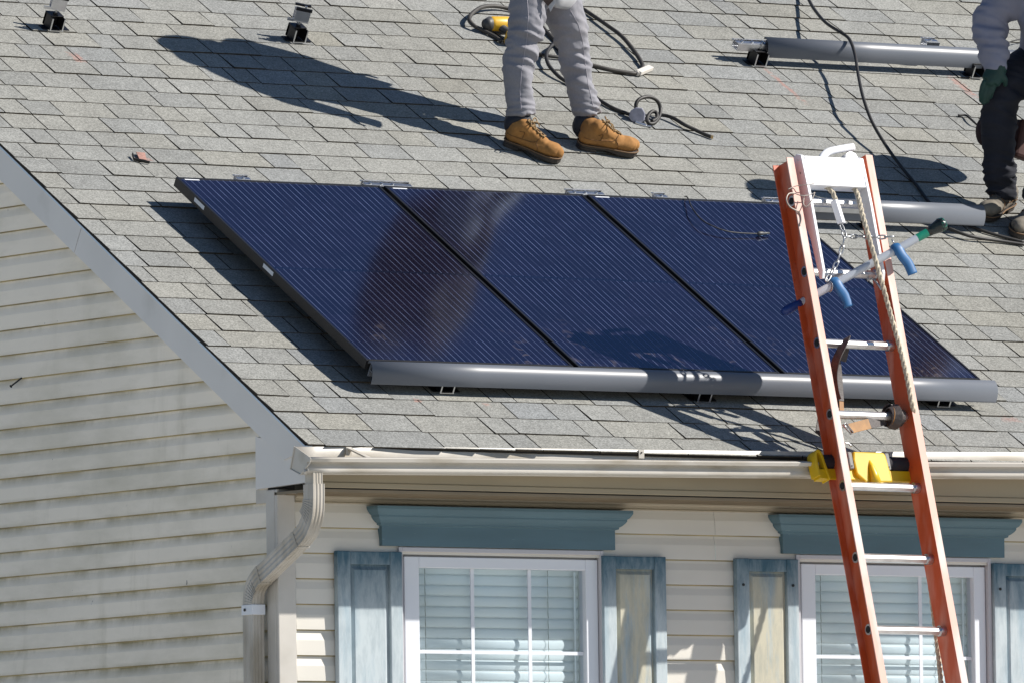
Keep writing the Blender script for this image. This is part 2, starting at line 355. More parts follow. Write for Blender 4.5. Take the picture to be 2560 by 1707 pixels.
def prism(bm, poly, f0, f1, mi=0):
    """poly: list of 2D points; f0/f1 map a 2D point to the two caps"""
    A = [bm.verts.new(f0(p)) for p in poly]; B = [bm.verts.new(f1(p)) for p in poly]; n = len(poly)
    for i in range(n): bm.faces.new((A[i], A[(i + 1) % n], B[(i + 1) % n], B[i])).material_index = mi
    bm.faces.new(A[::-1]).material_index = mi; bm.faces.new(B).material_index = mi
def strip(bm, rows, mi=0, closed=False):
    """rows: list of equal length lists of points -> quads"""
    R = [[bm.verts.new(p) for p in r] for r in rows]
    for i in range(len(R) - 1):
        for j in range(len(R[0]) - 1):
            bm.faces.new((R[i][j], R[i][j + 1], R[i + 1][j + 1], R[i + 1][j])).material_index = mi
    return R
def ell(bm, c, r, M3=None, seg=16):
    M4 = Matrix.Translation(c) @ ((M3.to_4x4()) if M3 is not None else Matrix.Identity(4)) @ Matrix.Diagonal((*r, 1))
    bmesh.ops.create_uvsphere(bm, u_segments=seg, v_segments=seg // 2 + 2, radius=1, matrix=M4)
def organic(name, bm, m, parent, voxel=.007, disp=None, smooth_it=2, label=None):
    """fuse overlapping closed shells into ONE continuous skin"""
    bmesh.ops.recalc_face_normals(bm, faces=bm.faces[:])
    me = bpy.data.meshes.new('tmp'); bm.to_mesh(me); bm.free(); o = bpy.data.objects.new('tmp', me); col.objects.link(o)
    r = o.modifiers.new('r', 'REMESH'); r.mode = 'VOXEL'; r.voxel_size = voxel
    if smooth_it:
        s = o.modifiers.new('s', 'SMOOTH'); s.iterations = smooth_it; s.factor = .5
    dg = bpy.context.evaluated_depsgraph_get(); dg.update()
    m2 = bpy.data.meshes.new_from_object(o.evaluated_get(dg)); bpy.data.objects.remove(o)
    b2 = bmesh.new(); b2.from_mesh(m2); bpy.data.meshes.remove(m2)
    if disp:
        b2.normal_update(); new = [v.co + v.normal * disp(v.co, v.normal) for v in b2.verts]
        for v, c in zip(b2.verts, new): v.co = c
    return build(name, b2, m, parent, smooth=True, label=label)
def limb(bm, pts, rad, n=14, hint=V((0, 0, 1)), sub=5, caps=True):
    P = smoothpath(pts, sub); k = len(pts)
    R = []
    for i in range(len(P)):
        t = i / sub; a = min(int(t), k - 2); f = t - a
        ra, rb = rad[a], rad[a + 1]
        if not isinstance(ra, (tuple, list)): ra = (ra, ra)
        if not isinstance(rb, (tuple, list)): rb = (rb, rb)
        f = f * f * (3 - 2 * f)
        R.append((ra[0] * (1 - f) + rb[0] * f, ra[1] * (1 - f) + rb[1] * f))
    tube(bm, P, R, n, hint)
    if caps:
        for c, rr in ((P[0], R[0]), (P[-1], R[-1])):
            ell(bm, c, (min(rr) * .97,) * 3, seg=12)

# ================================================================ SETTING
bm = NB(); g = 900
strip(bm, [[V((-g, -g, -4)), V((g, -g, -4))], [V((-g, g, -4)), V((g, g, -4))]])
tag(build('ground', bm, BOUNCE), None, None, kind='structure')

# ================================================================ HOUSE
HX1 = 9.0; RIDGE_V = 6.3; RY = EAVE.y + RIDGE_V * cos(PITCH); RZ = EAVE.z + RIDGE_V * sin(PITCH)
BACKY = 2 * RY
house = thing('house', 'cream vinyl-sided house with grey shingle roof and blue window trim', 'house', loc=(4, 5, -4))
LE = .1015; LZ = -.0612
PROF = [(0.0, 1.0), (.0004, .955), (.0015, .86), (.009, .58), (.0107, .16), (.011, .0), (.0015, 0.0)]
def siding_rows(bm, rows, pos, lap=None):
    """rows: (z_butt, a0, a1, extra, z_top or None); pos(a, out, z)"""
    for (zb, a0, a1, ex, ztop) in rows:
        n = max(1, int(abs(a1 - a0) / .5)); cols = [a0 + (a1 - a0) * i / n for i in range(n + 1)]
        PR = [(o, zb + LE * f) for o, f in PROF]
        if ztop is not None: PR = [(o, min(z, ztop)) for o, z in PR]
        R = []
        for k, (o, z) in enumerate(PR):
            R.append([bm.verts.new(pos(a, o + ex, z)) for a in cols])
        for k in range(len(R) - 1):
            for j in range(n):
                f = bm.faces.new((R[k][j], R[k][j + 1], R[k + 1][j + 1], R[k + 1][j]))
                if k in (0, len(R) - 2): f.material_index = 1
        if lap is not None:
            wts = [1, .95, .6, .0, .0, .35, .8]
            for k in range(len(R)):
                for v in R[k]: v[lap] = wts[k]
# front wall
bm = NB(); rows = []
WINX = [(.555, 1.528), (2.49, 3.463), (4.425, 5.398), (6.36, 7.333)]
for k in range(-1, 38):
    zb = LZ - LE * k
    cuts = [.07] + ([c for w_ in WINX for c in w_] if 2 <= k <= 16 else []) + [HX1]
    if k in (-1, 0, 1): cuts = [.07, 2.09, 2.09, HX1]
    if k >= 20: cuts = [.07, 2.7, 2.7, HX1]
    for i in range(0, len(cuts), 2):
        rows.append((zb, cuts[i], cuts[i + 1], .0014 if (k in (-1, 0, 1) and i) else 0, None))
siding_rows(bm, rows, lambda a, o, z: V((a, -o, z)))
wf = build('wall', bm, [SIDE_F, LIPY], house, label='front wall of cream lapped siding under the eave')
# gable wall with lap attribute for algae
bm = NB(); lap = bm.verts.layers.float.new('lap'); rows = []
for k in range(-40, 38):
    zb = LZ - LE * k; zt = zb + LE
    if zb > RZ - .2: continue
    yl = EAVE.y + (zt + .028 - EAVE.z) / TP
    a0 = max(.065, yl); a1 = min(BACKY - .065, 2 * RY - a0)
    if a0 < a1: rows.append((zb, a0, a1, 0, None))
siding_rows(bm, rows, lambda a, o, z: V((-o, a, z)), lap)
build('wall', bm, [SIDE_G, LIPY], house, label='gable wall of stained cream siding')
# closing walls, never seen from the front but real
bm = NB()
strip(bm, [[V((HX1, 0, -4)), V((HX1, BACKY, -4))], [V((HX1, 0, .2)), V((HX1, BACKY, .2))]]); strip(bm, [[V((0, BACKY, -4)), V((HX1, BACKY, -4))], [V((0, BACKY, .2)), V((HX1, BACKY, .2))]])
v3 = [bm.verts.new(p) for p in ((HX1, 0, .2), (HX1, BACKY, .2), (HX1, RY, RZ - .05))]; bm.faces.new(v3)
build('wall', bm, SIDE_F, house, label='far side and rear walls')
# corner post
bm = NB(); box(bm, -.02, .065, -.02, -.0, -4, .085); box(bm, -.02, -.0, .0, .065, -4, .085)
build('corner_post', bm, TRIM, house, bevel=.004)
# fascia, soffit, frieze
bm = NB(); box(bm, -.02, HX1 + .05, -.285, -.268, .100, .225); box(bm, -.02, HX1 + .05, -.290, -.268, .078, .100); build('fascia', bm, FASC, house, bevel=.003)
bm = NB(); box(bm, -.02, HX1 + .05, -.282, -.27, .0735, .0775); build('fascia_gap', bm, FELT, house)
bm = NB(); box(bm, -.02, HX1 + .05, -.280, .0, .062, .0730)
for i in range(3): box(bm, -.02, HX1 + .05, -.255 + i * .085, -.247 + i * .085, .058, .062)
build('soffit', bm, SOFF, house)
bm = NB(); prism(bm, [(-.012, .062), (-.034, .062), (-.034, .056), (-.022, .050), (-.022, .040), (-.028, .036), (-.012, .033)], lambda p: V((.065, p[0], p[1])), lambda p: V((HX1, p[0], p[1]))); build('frieze', bm, FRZ, house)
# rake board + drip edge + pork-chop return
def rk(v, h, X): return roofpt(X, v, h)
bm = NB()
for a, b_, x in ((-.0, 1.985, -.030), (1.988, RIDGE_V, -.0305)):
    prism(bm, [(a + .0, -.008), (b_, -.008), (b_ + (-.0 if b_ > 3 else -.0), -.148), (a + (.0 if a > 1 else .16), -.148)], lambda p: rk(p[0], p[1], x), lambda p: rk(p[0], p[1], .0))
build('rake_board', bm, RAKE, house)
bm = NB(); prism(bm, [(-.005, .001), (RIDGE_V, .001), (RIDGE_V, -.03), (-.005, -.03)], lambda p: rk(p[0], p[1], -.038), lambda p: rk(p[0], p[1], -.031)); build('drip_edge', bm, DRIP, house, bevel=.003)
bm = NB(); prism(bm, [(.128, .30), (.131, .092), (-.285, .100), (-.285, .215), (-.2, .24)], lambda p: V((-.024, p[0], p[1])), lambda p: V((.0, p[0], p[1]))); build('eave_return', bm, RAKE, house)
bm = NB(); box(bm, -.012, .0, .066, .15, .035, .09); build('trim_chip', bm, TRIM, house, bevel=.002)
# roof: every shingle tab modelled
bm = NB(); ca = bm.loops.layers.float_color.new('tab'); EXP = .143
def tabcol():
    g_ = random.gauss(.258, .009); r_ = random.random(); wv = random.gauss(0, .012)
    if r_ < .22: g_ *= .965; wv -= .014
    elif r_ > .8: g_ *= 1.03; wv += .008
    return (g_ * (1.0 + wv), g_ * (1.0 + wv * .25), g_ * (.93 - wv * 1.3), 1)
def tab(x0, x1, v0, v1, t0, c):
    j0, j1 = random.gauss(0, .0016), random.gauss(0, .0016)
    n = max(1, int((x1 - x0) / .09)); xs = [x0 + (x1 - x0) * i / n for i in range(n + 1)]
    e0 = [bm.verts.new((x, v0 + j0 + (j1 - j0) * i / n + random.gauss(0, .0007), t0 + random.gauss(0, .0005))) for i, x in enumerate(xs)]
    lo = [bm.verts.new((v.co.x, v.co.y, .000)) for v in e0]
    tp = [bm.verts.new((x, v1, .0012)) for x in xs]
    for i in range(n):
        f = bm.faces.new((e0[i], e0[i + 1], tp[i + 1], tp[i])); f.material_index = 0
        for l in f.loops: l[ca] = c
        f = bm.faces.new((lo[i], lo[i + 1], e0[i + 1], e0[i])); f.material_index = 1
    for k in (0, n):
        q = bm.verts.new((xs[k], v1, .0)); f = bm.faces.new((lo[k], e0[k], tp[k], q)); f.material_index = 1
nc = int(RIDGE_V / EXP) + 1
for k in range(nc):
    v0 = -.0055 + k * EXP; v1 = min(v0 + EXP + .006, RIDGE_V)
    x = -.056 + random.uniform(-.004, .004); first = True
    while x < HX1 + .1:
        wd = random.choice((.125, .16, .19, .215, .24, .28, .33)) * random.uniform(.93, 1.07)
        if first: wd *= random.uniform(.5, 1); first = False
        th = .0044 if random.random() < .62 else .0074
        tab(x + .0033, min(x + wd - .0033, HX1 + .1), v0, v1, th, tabcol()); x += wd
# rear slope as plain courses, never seen from the street side
roof = build('roof', bm, [SHINGLE, SHEDGE], house, world=False)
roof.matrix_parent_inverse = WM[house.name].inverted(); roof.matrix_world = ROOFM; roof.matrix_basis = ROOFM
WM[roof.name] = ROOFM.copy()
bm = NB(); box(bm, -.05, HX1 + .1, .02, RIDGE_V, -.012, -.0005); box(bm, -.028, HX1 + .1, -.004, .0199, -.010, -.0006)
o = build('roof_deck', bm, FELT, house, world=False); o.matrix_parent_inverse = WM[house.name].inverted(); o.matrix_basis = ROOFM
bm = NB(); P0 = V((0, RY, RZ)); dn = V((0, cos(PITCH), -sin(PITCH)))
strip(bm, [[P0 + V((-.05, 0, 0)), P0 + V((HX1 + .1, 0, 0))], [P0 + V((-.05, 0, 0)) + dn * RIDGE_V, P0 + V((HX1 + .1, 0, 0)) + dn * RIDGE_V]])
build('roof', bm, M('rear_slope_shingles', (.24, .24, .23), .95, var=.15, vs=9), house, label='rear slope of the roof')
# gutter
TH = radians(20)
def gp(o_, z_):
    return (-.302 - (o_ * cos(TH) + z_ * sin(TH)), z_ * cos(TH) - o_ * sin(TH))
GZ = lambda X: .2365 + .0143 * min(X, 3.6) + .0018 * sin(X * 2.1 + .4)
prof = [(0, .0), (0, -.092), (.078, -.092), (.0785, -.088), (.090, -.084), (.105, -.078), (.117, -.0715), (.1225, -.065), (.1225, -.058), (.117, -.050), (.107, -.042), (.104, -.035), (.110, -.028), (.122, -.026), (.1275, -.0245), (.1275, -.0105), (.125, -.009), (.112, -.009)]
bm = NB(); XS = [-.112 + i * .1 for i in range(93)]
inner = [(o_ * .985 + .0015 if i not in (0,) else .0015, z_ + (.0015 if 0 < i < 4 else 0)) for i, (o_, z_) in enumerate(prof)]
for P_ in (prof,):
    strip(bm, [[V((X, gp(*p)[0], GZ(X) + gp(*p)[1])) for p in P_] for X in XS])
gutter = build('gutter', bm, GUT, house, smooth='angle'); gutter.modifiers.new('s', 'SOLIDIFY').thickness = .0012
bm = NB(); X0 = XS[0]; prism(bm, prof[:-1], lambda p: V((X0 - .001, gp(*p)[0], GZ(X0) + gp(*p)[1])), lambda p: V((X0 + .0015, gp(*p)[0], GZ(X0) + gp(*p)[1])))
build('end_cap', bm, GUT, gutter)
bm = NB()
for P_ in ([(0, .0), (0, -.092), (.078, -.092), (.127, -.030), (.1275, -.0105)],):
    R = [V((X0 - .003, gp(*p)[0], GZ(X0) + gp(*p)[1])) for p in P_]
    tube(bm, R, .003, 5, hint=V((1, 0, 0)))
build('end_cap_rim', bm, GUT, gutter)
for X in (.135, 1.53, 2.75, 4.1, 5.4, 6.7):
    bm = NB(); a = gp(.003, -.004); b_ = gp(.118, -.02)
    p0 = V((X, a[0], GZ(X) + a[1])); p1 = V((X + .055, b_[0], GZ(X) + b_[1]))
    if X < 1: tube(bm, [p0, p1], [(.010, .003)] * 2, sec=[(1, 1), (-1, 1), (-1, -1), (1, -1)], hint=V((1, 0, 0)))
    box(bm, X - .012, X + .014, a[0] - .004, a[0], GZ(X) + a[1] - .03, GZ(X) + a[1] + .004)
    build('gutter_hanger', bm, GUT, gutter)
    bm = NB(); cyl(bm, (X, a[0] - .003, GZ(X) - .012), (X, a[0] - .007, GZ(X) - .012), .0035, 8); build('screw', bm, NAILM, gutter)
# downspout
XD = -.065
path = [(XD, -.362, .148), (XD, -.362, .085), (XD, -.362, .03), (XD, -.355, -.03), (XD, -.33, -.072), (XD, -.28, -.115), (XD, -.05, -.225), (XD, .035, -.264), (XD, .078, -.302), (XD, .092, -.345), (XD, .094, -.39), (XD, .094, -3.95)]
def ribsec(n=7):
    S = []
    cs = [(1, 1), (-1, 1), (-1, -1), (1, -1)]
    for i in range(4):
        a = cs[i]; b_ = cs[(i + 1) % 4]
        for k in range(n * 2):
            t = k / (n * 2.0); x = a[0] + (b_[0] - a[0]) * t; y = a[1] + (b_[1] - a[1]) * t
            s = .94 if (k % 4 in (2, 3) and 0 < k < n * 2 - 1) else 1.0
            S.append((x * s if abs(x) == 1 and abs(y) != 1 else x, y * s if abs(y) == 1 and abs(x) != 1 else y))
    return S
pp = smoothpath(path[1:11], 5) + [V(path[11])]
bm = NB(); tube(bm, pp, [(.027, .036)] * len(pp), sec=ribsec(), hint=V((1, 0, 0)))
spout = build('downspout', bm, SPOUT, house)
bm = NB(); tube(bm, [V((XD, -.362, .15)), V((XD, -.362, .08))], [(.022, .030)] * 2, sec=ribsec(), hint=V((1, 0, 0))); build('outlet', bm, SPOUT, spout)
for c, a0, a1, s in ((V((XD, -.265, .03)), 185, 232, 1), (V((XD, -.01, -.378)), 5, 52, -1)):
    bm = NB()
    for i in range(9):
        an = radians(a0 + (a1 - a0) * i / 8); d_ = V((0, cos(an), sin(an)))
        r0, r1 = (.062, .128) if s > 0 else (.07, .135)
        if s > 0: A, B = c + d_ * r0 * .95, c + d_ * r1
        else: A, B = c + d_ * r0, c + d_ * r1
        tube(bm, [A + V((-.027, 0, 0)), B + V((-.027, 0, 0))], [.0035, .001], 5, hint=V((1, 0, 0)))
    build('elbow_crimp', bm, SPOUT, spout)
bm = NB(); tube(bm, [V((XD, .094, -.408)), V((XD, .094, -.368))], [(.031, .040)] * 2, sec=[(1, 1), (-1, 1), (-1, -1), (1, -1)], hint=V((1, 0, 0))); box(bm, -.014, -.011, .12, .155, -.408, -.368)
build('strap', bm, WHITE, spout, bevel=.002)
bm = NB(); cyl(bm, (XD - .033, .105, -.388), (XD - .036, .105, -.388), .006, 10); build('screw', bm, NAILM, spout)
bm = NB(); cyl(bm, (-.016, .146, -.388), (-.014, .146, -.388), .006, 10); build('screw', bm, NAILM, spout)
# joint collar between elbow and slanted pipe
for pa, pb in (((XD, -.262, -.125), (XD, -.250, -.132)), ((XD, .010, -.252), (XD, .022, -.2575))):
    bm = NB(); tube(bm, [V(pa), V(pb)], [(.0285, .0375)] * 2, sec=[(1, 1), (-1, 1), (-1, -1), (1, -1)], hint=V((1, 0, 0))); build('pipe_joint', bm, SPOUT, spout)
bm = NB(); cyl(bm, (-.115, -.385, .128), (-.115, -.375, .138), .008, 10); build('rivet', bm, GUT, spout)

# windows
def window(x0):
    xa, xb, zt, zb = x0, x0 + .929, -.170, -1.78
    bm = NB()      # outer channel trim
    for (a, b_, c, d_) in ((xa - .038, xa - .020, zb - .04, -.134), (xb + .003, xb + .018, zb - .04, -.134), (xa - .020, xb + .003, -.152, -.1345), (xa - .02, xb + .003, zb - .04, zb - .02)):
        box(bm, a, b_, -.024, .02, c, d_)
    win = build('window', bm, WTRIM, house, bevel=.002)
    bm = NB(); box(bm, xa - .0195, xb + .0025, .018, .022, -.176, -.1525); box(bm, xa - .0195, xa - .0005, .018, .022, zb, -.176); box(bm, xb + .0005, xb + .0025, .018, .022, zb, -.176); build('reveal', bm, WTRIM, win)
    bm = NB(); f = .070
    box(bm, xa, xa + f, -.004, .06, zb, zt); box(bm, xb - f + .012, xb, -.004, .06, zb, zt)
    box(bm, xa + f, xb - f + .012, -.004, .06, zt - .044, zt); box(bm, xa + f, xb - f + .012, -.004, .06, -.985, -.915); box(bm, xa + f, xb - f + .012, -.004, .06, zb, zb + .06)
    build('frame', bm, WHITE, win, bevel=.003)
    gx0, gx1 = xa + f + .0005, xb - f + .0115
    bm = NB()
    for X in (xa + .337, xa + .612): box(bm, X - .008, X + .008, .0165, .0200, -.9145, zt - .0445)
    box(bm, gx0, gx1, .0168, .0198, -.555, -.541)
    build('grille', bm, WHITE, win)
    bm = NB(); strip(bm, [[V((gx0, .021, -.915)), V((gx1, .021, -.915))], [V((gx0, .021, zt - .044)), V((gx1, .021, zt - .044))]]); build('pane', bm, GLASS, win)
    bm = NB(); strip(bm, [[V((gx0, .030, zb + .06)), V((gx1, .030, zb + .06))], [V((gx0, .030, -.985)), V((gx1, .030, -.985))]]); build('pane', bm, GLASS, win)
    bm = NB(); z = -.195
    while z > zb + .08:
        prof_ = [(.050 + .003 * t - .006 * math.sin(t * 3.1), z - .045 * t, ) for t in (0, .25, .5, .75, 1.0)]
        strip(bm, [[V((gx0 - .0, y, zz)), V((gx1 - .004, y, zz))] for y, zz in prof_]); z -= .0425
    bl = build('blind', bm, SLAT, win, smooth=True); bl.modifiers.new('s', 'SOLIDIFY').thickness = .0015
    bm = NB()
    for X in (xa + .125, xa + .715):
        Pc, Rc, zz = [], [], -.215
        while zz > -.93:
            Pc += [V((X, .040, zz)), V((X + .001, .0395, zz - .02)), V((X, .040, zz - .022))]; Rc += [.0013, .0013, .0005]; zz -= .0425
        tube(bm, Pc, Rc, 4); build('blind_cord', bm, CORD, win); bm = NB()
    bm.free()
    bm = NB(); cyl(bm, (gx1 - .028, .036, zt - .05), (gx1 - .028, .036, -.9), .0035, 8); build('tilt_wand', bm, WHITE, win)
    bm = NB(); box(bm, xa, xb, .16, .17, zb, zt); box(bm, xa, xa + .01, .061, .16, zb, zt); box(bm, xb - .01, xb, .061, .16, zb, zt); build('room_shade', bm, ROOMD, win)
    return win
for x0 in (.586, 2.521, 4.456, 6.391): window(x0)
# lintels
def lintel(x0, x1, tilt=0):
    bm = NB()
    pr = [(.030, -.131), (.030, -.052), (.034, -.050), (.042, -.047), (.042, -.041), (.050, -.036), (.060, -.026), (.066, -.017), (.066, -.010), (.074, -.004), (.080, .006), (.084, .014), (.084, .026)]
    R = [[V((x0 - o_, .0, z)), V((x0 - o_, -o_, z)), V((x1 + o_, -o_, z)), V((x1 + o_, .0, z))] for o_, z in pr]
    rr = strip(bm, R); bm.faces.new(rr[0]); bm.faces.new(rr[-1])
    return build('lintel', bm, HEADB, house, bevel=.0012)
for dx in (0, 1.948, 3.9, 5.84): lintel(.495 + dx, 1.556 + dx)
# shutters
def shutter(x, m_panel):
    w_ = .306; z0, z1 = -1.78, -.155; ya, yb = -.040, -.012
    bm = NB(); sw = .062
    box(bm, x, x + sw, ya, yb, z0, z1); box(bm, x + w_ - sw + .006, x + w_, ya, yb, z0, z1)
    for c, d_ in ((z1 - .052, z1 - .001), (-.97, -.88), (z0, z0 + .08)): box(bm, x + sw, x + w_ - sw + .006, ya + .002, yb, c, d_)
    s = build('shutter', bm, SHUT, house, bevel=.003)
    for c, d_ in ((-.88, z1 - .052), (z0 + .08, -.97)):
        a, b_ = x + sw, x + w_ - sw + .006; bm = NB(); q = .022
        o_ = [V((a, ya + .020, c)), V((b_, ya + .020, c)), V((b_, ya + .020, d_)), V((a, ya + .020, d_))]
        i1 = [V((a + .008, ya + .018, c + .008)), V((b_ - .008, ya + .018, c + .008)), V((b_ - .008, ya + .018, d_ - .008)), V((a + .008, ya + .018, d_ - .008))]
        i2 = [V((a + q, ya + .006, c + q)), V((b_ - q, ya + .006, c + q)), V((b_ - q, ya + .006, d_ - q)), V((a + q, ya + .006, d_ - q))]
        L1 = [[bm.verts.new(p) for p in r] for r in (o_, i1, i2)]
        for r0, r1 in ((0, 1), (1, 2)):
            for k in range(4): bm.faces.new((L1[r0][k], L1[r0][(k + 1) % 4], L1[r1][(k + 1) % 4], L1[r1][k]))
        bm.faces.new(L1[2]); build('raised_panel', bm, m_panel, s)
    return s
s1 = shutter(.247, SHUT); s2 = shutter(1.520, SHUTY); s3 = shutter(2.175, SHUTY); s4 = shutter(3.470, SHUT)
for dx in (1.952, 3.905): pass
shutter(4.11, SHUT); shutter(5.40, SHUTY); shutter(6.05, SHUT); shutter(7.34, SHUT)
for s_, xs in ((s3, (2.205, 2.452)), (s4, (3.50,))):
    for X in xs:
        bm = NB(); cyl(bm, (X, -.0405, -.262), (X, -.044, -.262), .006, 10); build('screw', bm, NAILM, s_)

# ================================================================ SOLAR PANELS
PW, PL, PH = .996, 1.655, .040
def panel(X, label, stickers):
    mw = ROOFM @ Matrix.Translation((X, .521, .125 - PH))
    t = thing('solar_panel', label, 'solar panel', M4=mw, group='black framed solar panels laid edge to edge on the roof')
    bm = NB(); f = .011
    box(bm, 0, f, 0, PL, 0, PH); box(bm, PW - f, PW, 0, PL, 0, PH); box(bm, f, PW - f, 0, f, 0, PH); box(bm, f, PW - f, PL - f, PL, 0, PH)
    build('frame', bm, BLKF, t, world=False, bevel=.0012)
    bm = NB(); strip(bm, [[V((f, f, PH - .0025)), V((PW - f, f, PH - .0025))], [V((f, PL - f, PH - .0025)), V((PW - f, PL - f, PH - .0025))]]); build('glass', bm, PV, t, world=False)
    bm = NB(); box(bm, f, PW - f, f, PL - f, PH - .008, PH - .006); build('backsheet', bm, FELT, t, world=False)
    bm = NB(); box(bm, .035, .105, PL - .0205, PL - .0125, PH - .0024, PH - .0018); build('label_sticker', bm, STICK, t, world=False)
    if stickers:
        for v in (PL - .26, PL - .865):
            bm = NB(); box(bm, -.0012, -.0002, v, v + .085, .016, .033); build('label_sticker', bm, STICK, t, world=False)
    return t
panel(.477, 'leftmost solar panel, nearest the rake edge, with white stickers on its black side frame', True)
panel(1.496, 'middle solar panel of the row, between two others and left of the ladder', False)
panel(2.515, 'rightmost solar panel, partly behind the orange ladder, with a loose cable on it', False)

# array skirts
def skirt(xa, xb, v, label):
    t = thing('array_skirt', label, 'skirt', M4=ROOFM @ Matrix.Translation((xa, v, 0)), group='long grey metal array skirts')
    Ls = xb - xa; pr = [(.004, .112), (.004, .122), (-.002, .1245)] + [(-.004 - .052 * sin(a), .056 + .068 * cos(a)) for a in [radians(x) for x in range(6, 91, 7)]] + [(-.056, .048), (-.052, .046)]
    bm = NB(); n = max(2, int(Ls / .5)); strip(bm, [[V((Ls * i / n, a, b_)) for a, b_ in pr] for i in range(n + 1)])
    o_ = build('skirt_cover', bm, ALUD, t, world=False, smooth='angle'); so_ = o_.modifiers.new('s', 'SOLIDIFY'); so_.thickness = .0022; so_.offset = -1
    bm = NB(); box(bm, .01, Ls - .01, -.008, .0, .06, .110); box(bm, .01, Ls - .01, -.03, -.008, .085, .090); build('web', bm, ALUD, t, world=False)
    return t
skirt(.487, 3.577, .516, 'longest grey metal skirt along the lower edge of the solar panels')
skirt(3.60, 4.622, 2.243, 'short grey metal skirt passing behind the ladder top to the crouching worker\'s boot')
skirt(4.505, 8.0, 3.925, 'grey metal skirt near the top right, running behind the crouching worker\'s forearm')
bm = NB()
for X in (1.49, 2.53): box(bm, X, X + .0012, -.0572, -.0558, .05, .11)

# short rail splices poking out over the panels
GR = 'bare aluminium rail pieces along the array edges'
def railbit(X, v, wd, label, dark=False, h=.085):
    t = thing('rail_piece', label, 'rail bracket', M4=ROOFM @ Matrix.Translation((X, v, h)), group=GR)
    bm = NB()
    box(bm, 0, wd, 0, .004, 0, .035); box(bm, 0, wd, .046, .05, 0, .038); box(bm, 0, wd, .004, .046, 0, .004); box(bm, 0, wd, .012, .036, .030, .034); box(bm, -.0, wd, .050, .064, .028, .031)
    build('channel', bm, ALU, t, world=False, bevel=.001)
    for k in range(max(1, int(wd / .06))):
        bm = NB(); cyl(bm, (.03 + k * .055, .024, .034), (.03 + k * .055, .024, .040), .007, 8); build('bolt', bm, ALU, t, world=False)
    return t
railbit(.79, 2.180, .065, 'small rail clip above the leftmost solar panel')
railbit(1.415, 2.180, .235, 'long rail piece above the joint of the first and middle solar panels')
railbit(2.44, 2.180, .18, 'long rail piece above the joint of the middle and last solar panels')
railbit(2.885, 2.180, .06, 'small rail clip above the rightmost solar panel, left of its loose cable')
railbit(3.455, 2.180, .52, 'longest rail piece, behind the ladder top beside the short skirt')
railbit(4.355, 3.895, .24, 'open aluminium rail end left of the upper skirt', h=.062)
railbit(5.42, 3.960, .07, 'small rail clip behind the crouching worker\'s forearm', h=.09)
for X, v in ((.80, .502), (1.33, .502), (2.45, .502), (3.20, .502)):
    pass

# roof mounts
def mount(X, v, label, clamp=True, rot=.0, sc=1.0):
    t = thing('roof_mount', label, 'roof mount', M4=ROOFM @ Matrix.Translation((X, v, .009)) @ Matrix.Rotation(rot, 4, 'Z') @ Matrix.Scale(sc, 4), group='black roof mounts screwed to the shingles')
    bm = NB(); box(bm, -.055, .075, -.012, .035, -.002, .0015); build('flashing', bm, BLKM, t, world=False)
    bm = NB(); box(bm, -.032, -.027, -.028, .045, .003, .058); box(bm, .027, .032, -.028, .045, .003, .058); box(bm, -.032, .032, -.010, .045, .058, .063); box(bm, -.032, .032, .028, .045, .003, .058)
    build('bracket', bm, BLKM, t, world=False, bevel=.0015)
    bm = NB()
    for x_ in (-.0325, .0265): box(bm, x_, x_ + .006, -.0295, -.0275, .003, .056)
    box(bm, -.034, .034, -.031, -.0285, .0, .004); build('bracket_rim', bm, ALU, t, world=False)
    bm = NB(); cyl(bm, (0, .012, .063), (0, .012, .092), .006, 8); build('stud', bm, GALV, t, world=False)
    bm = NB(); cyl(bm, (0, .012, .063), (0, .012, .070), .011, 6); build('nut', bm, BLKM, t, world=False)
    if clamp:
        R = Matrix.Translation((0, .012, .088)) @ Matrix.Rotation(radians(-22), 4, 'Z') @ Matrix.Scale(1.25, 4)
        bm = NB(); box(bm, -.026, .026, -.020, .020, 0, .004, R); box(bm, -.026, .026, -.020, -.017, .004, .052, R); box(bm, -.026, .026, .014, .020, .004, .040, R); box(bm, -.05, -.026, -.024, -.02, .0, .01, R)
        build('clamp', bm, ALU, t, world=False, bevel=.001)
        bm = NB(); box(bm, -.028, .028, -.024, -.016, .043, .054, R); box(bm, -.028, .028, .014, .024, .047, .054, R); build('clamp_lip', bm, BLKM, t, world=False)
        bm = NB(); cyl(bm, R @ V((.008, 0, .004)), R @ V((.008, 0, .055)), .006, 8); build('bolt', bm, ALU, t, world=False)
    return t
mount(.815, 3.875, 'black mount with an upright clamp, leftmost on the bare roof near the top left corner')
mount(2.045, 3.885, 'black mount with an upright clamp, just above the standing worker\'s shadow')
mount(4.475, 3.885, 'black mount under the left end of the upper skirt', clamp=False)
mount(5.665, 3.875, 'black mount under the upper skirt just left of the gloved hand', clamp=False)
mount(.870, .505, 'black mount under the lower skirt near its left end', clamp=False)
mount(2.115, .492, 'black mount under the lower skirt around its middle, left of the ladder', clamp=False)
mount(3.335, .512, 'black mount under the lower skirt near its right end, right of the ladder', clamp=False)
mount(4.05, 2.215, 'black mount under the short skirt right of the ladder', clamp=False)

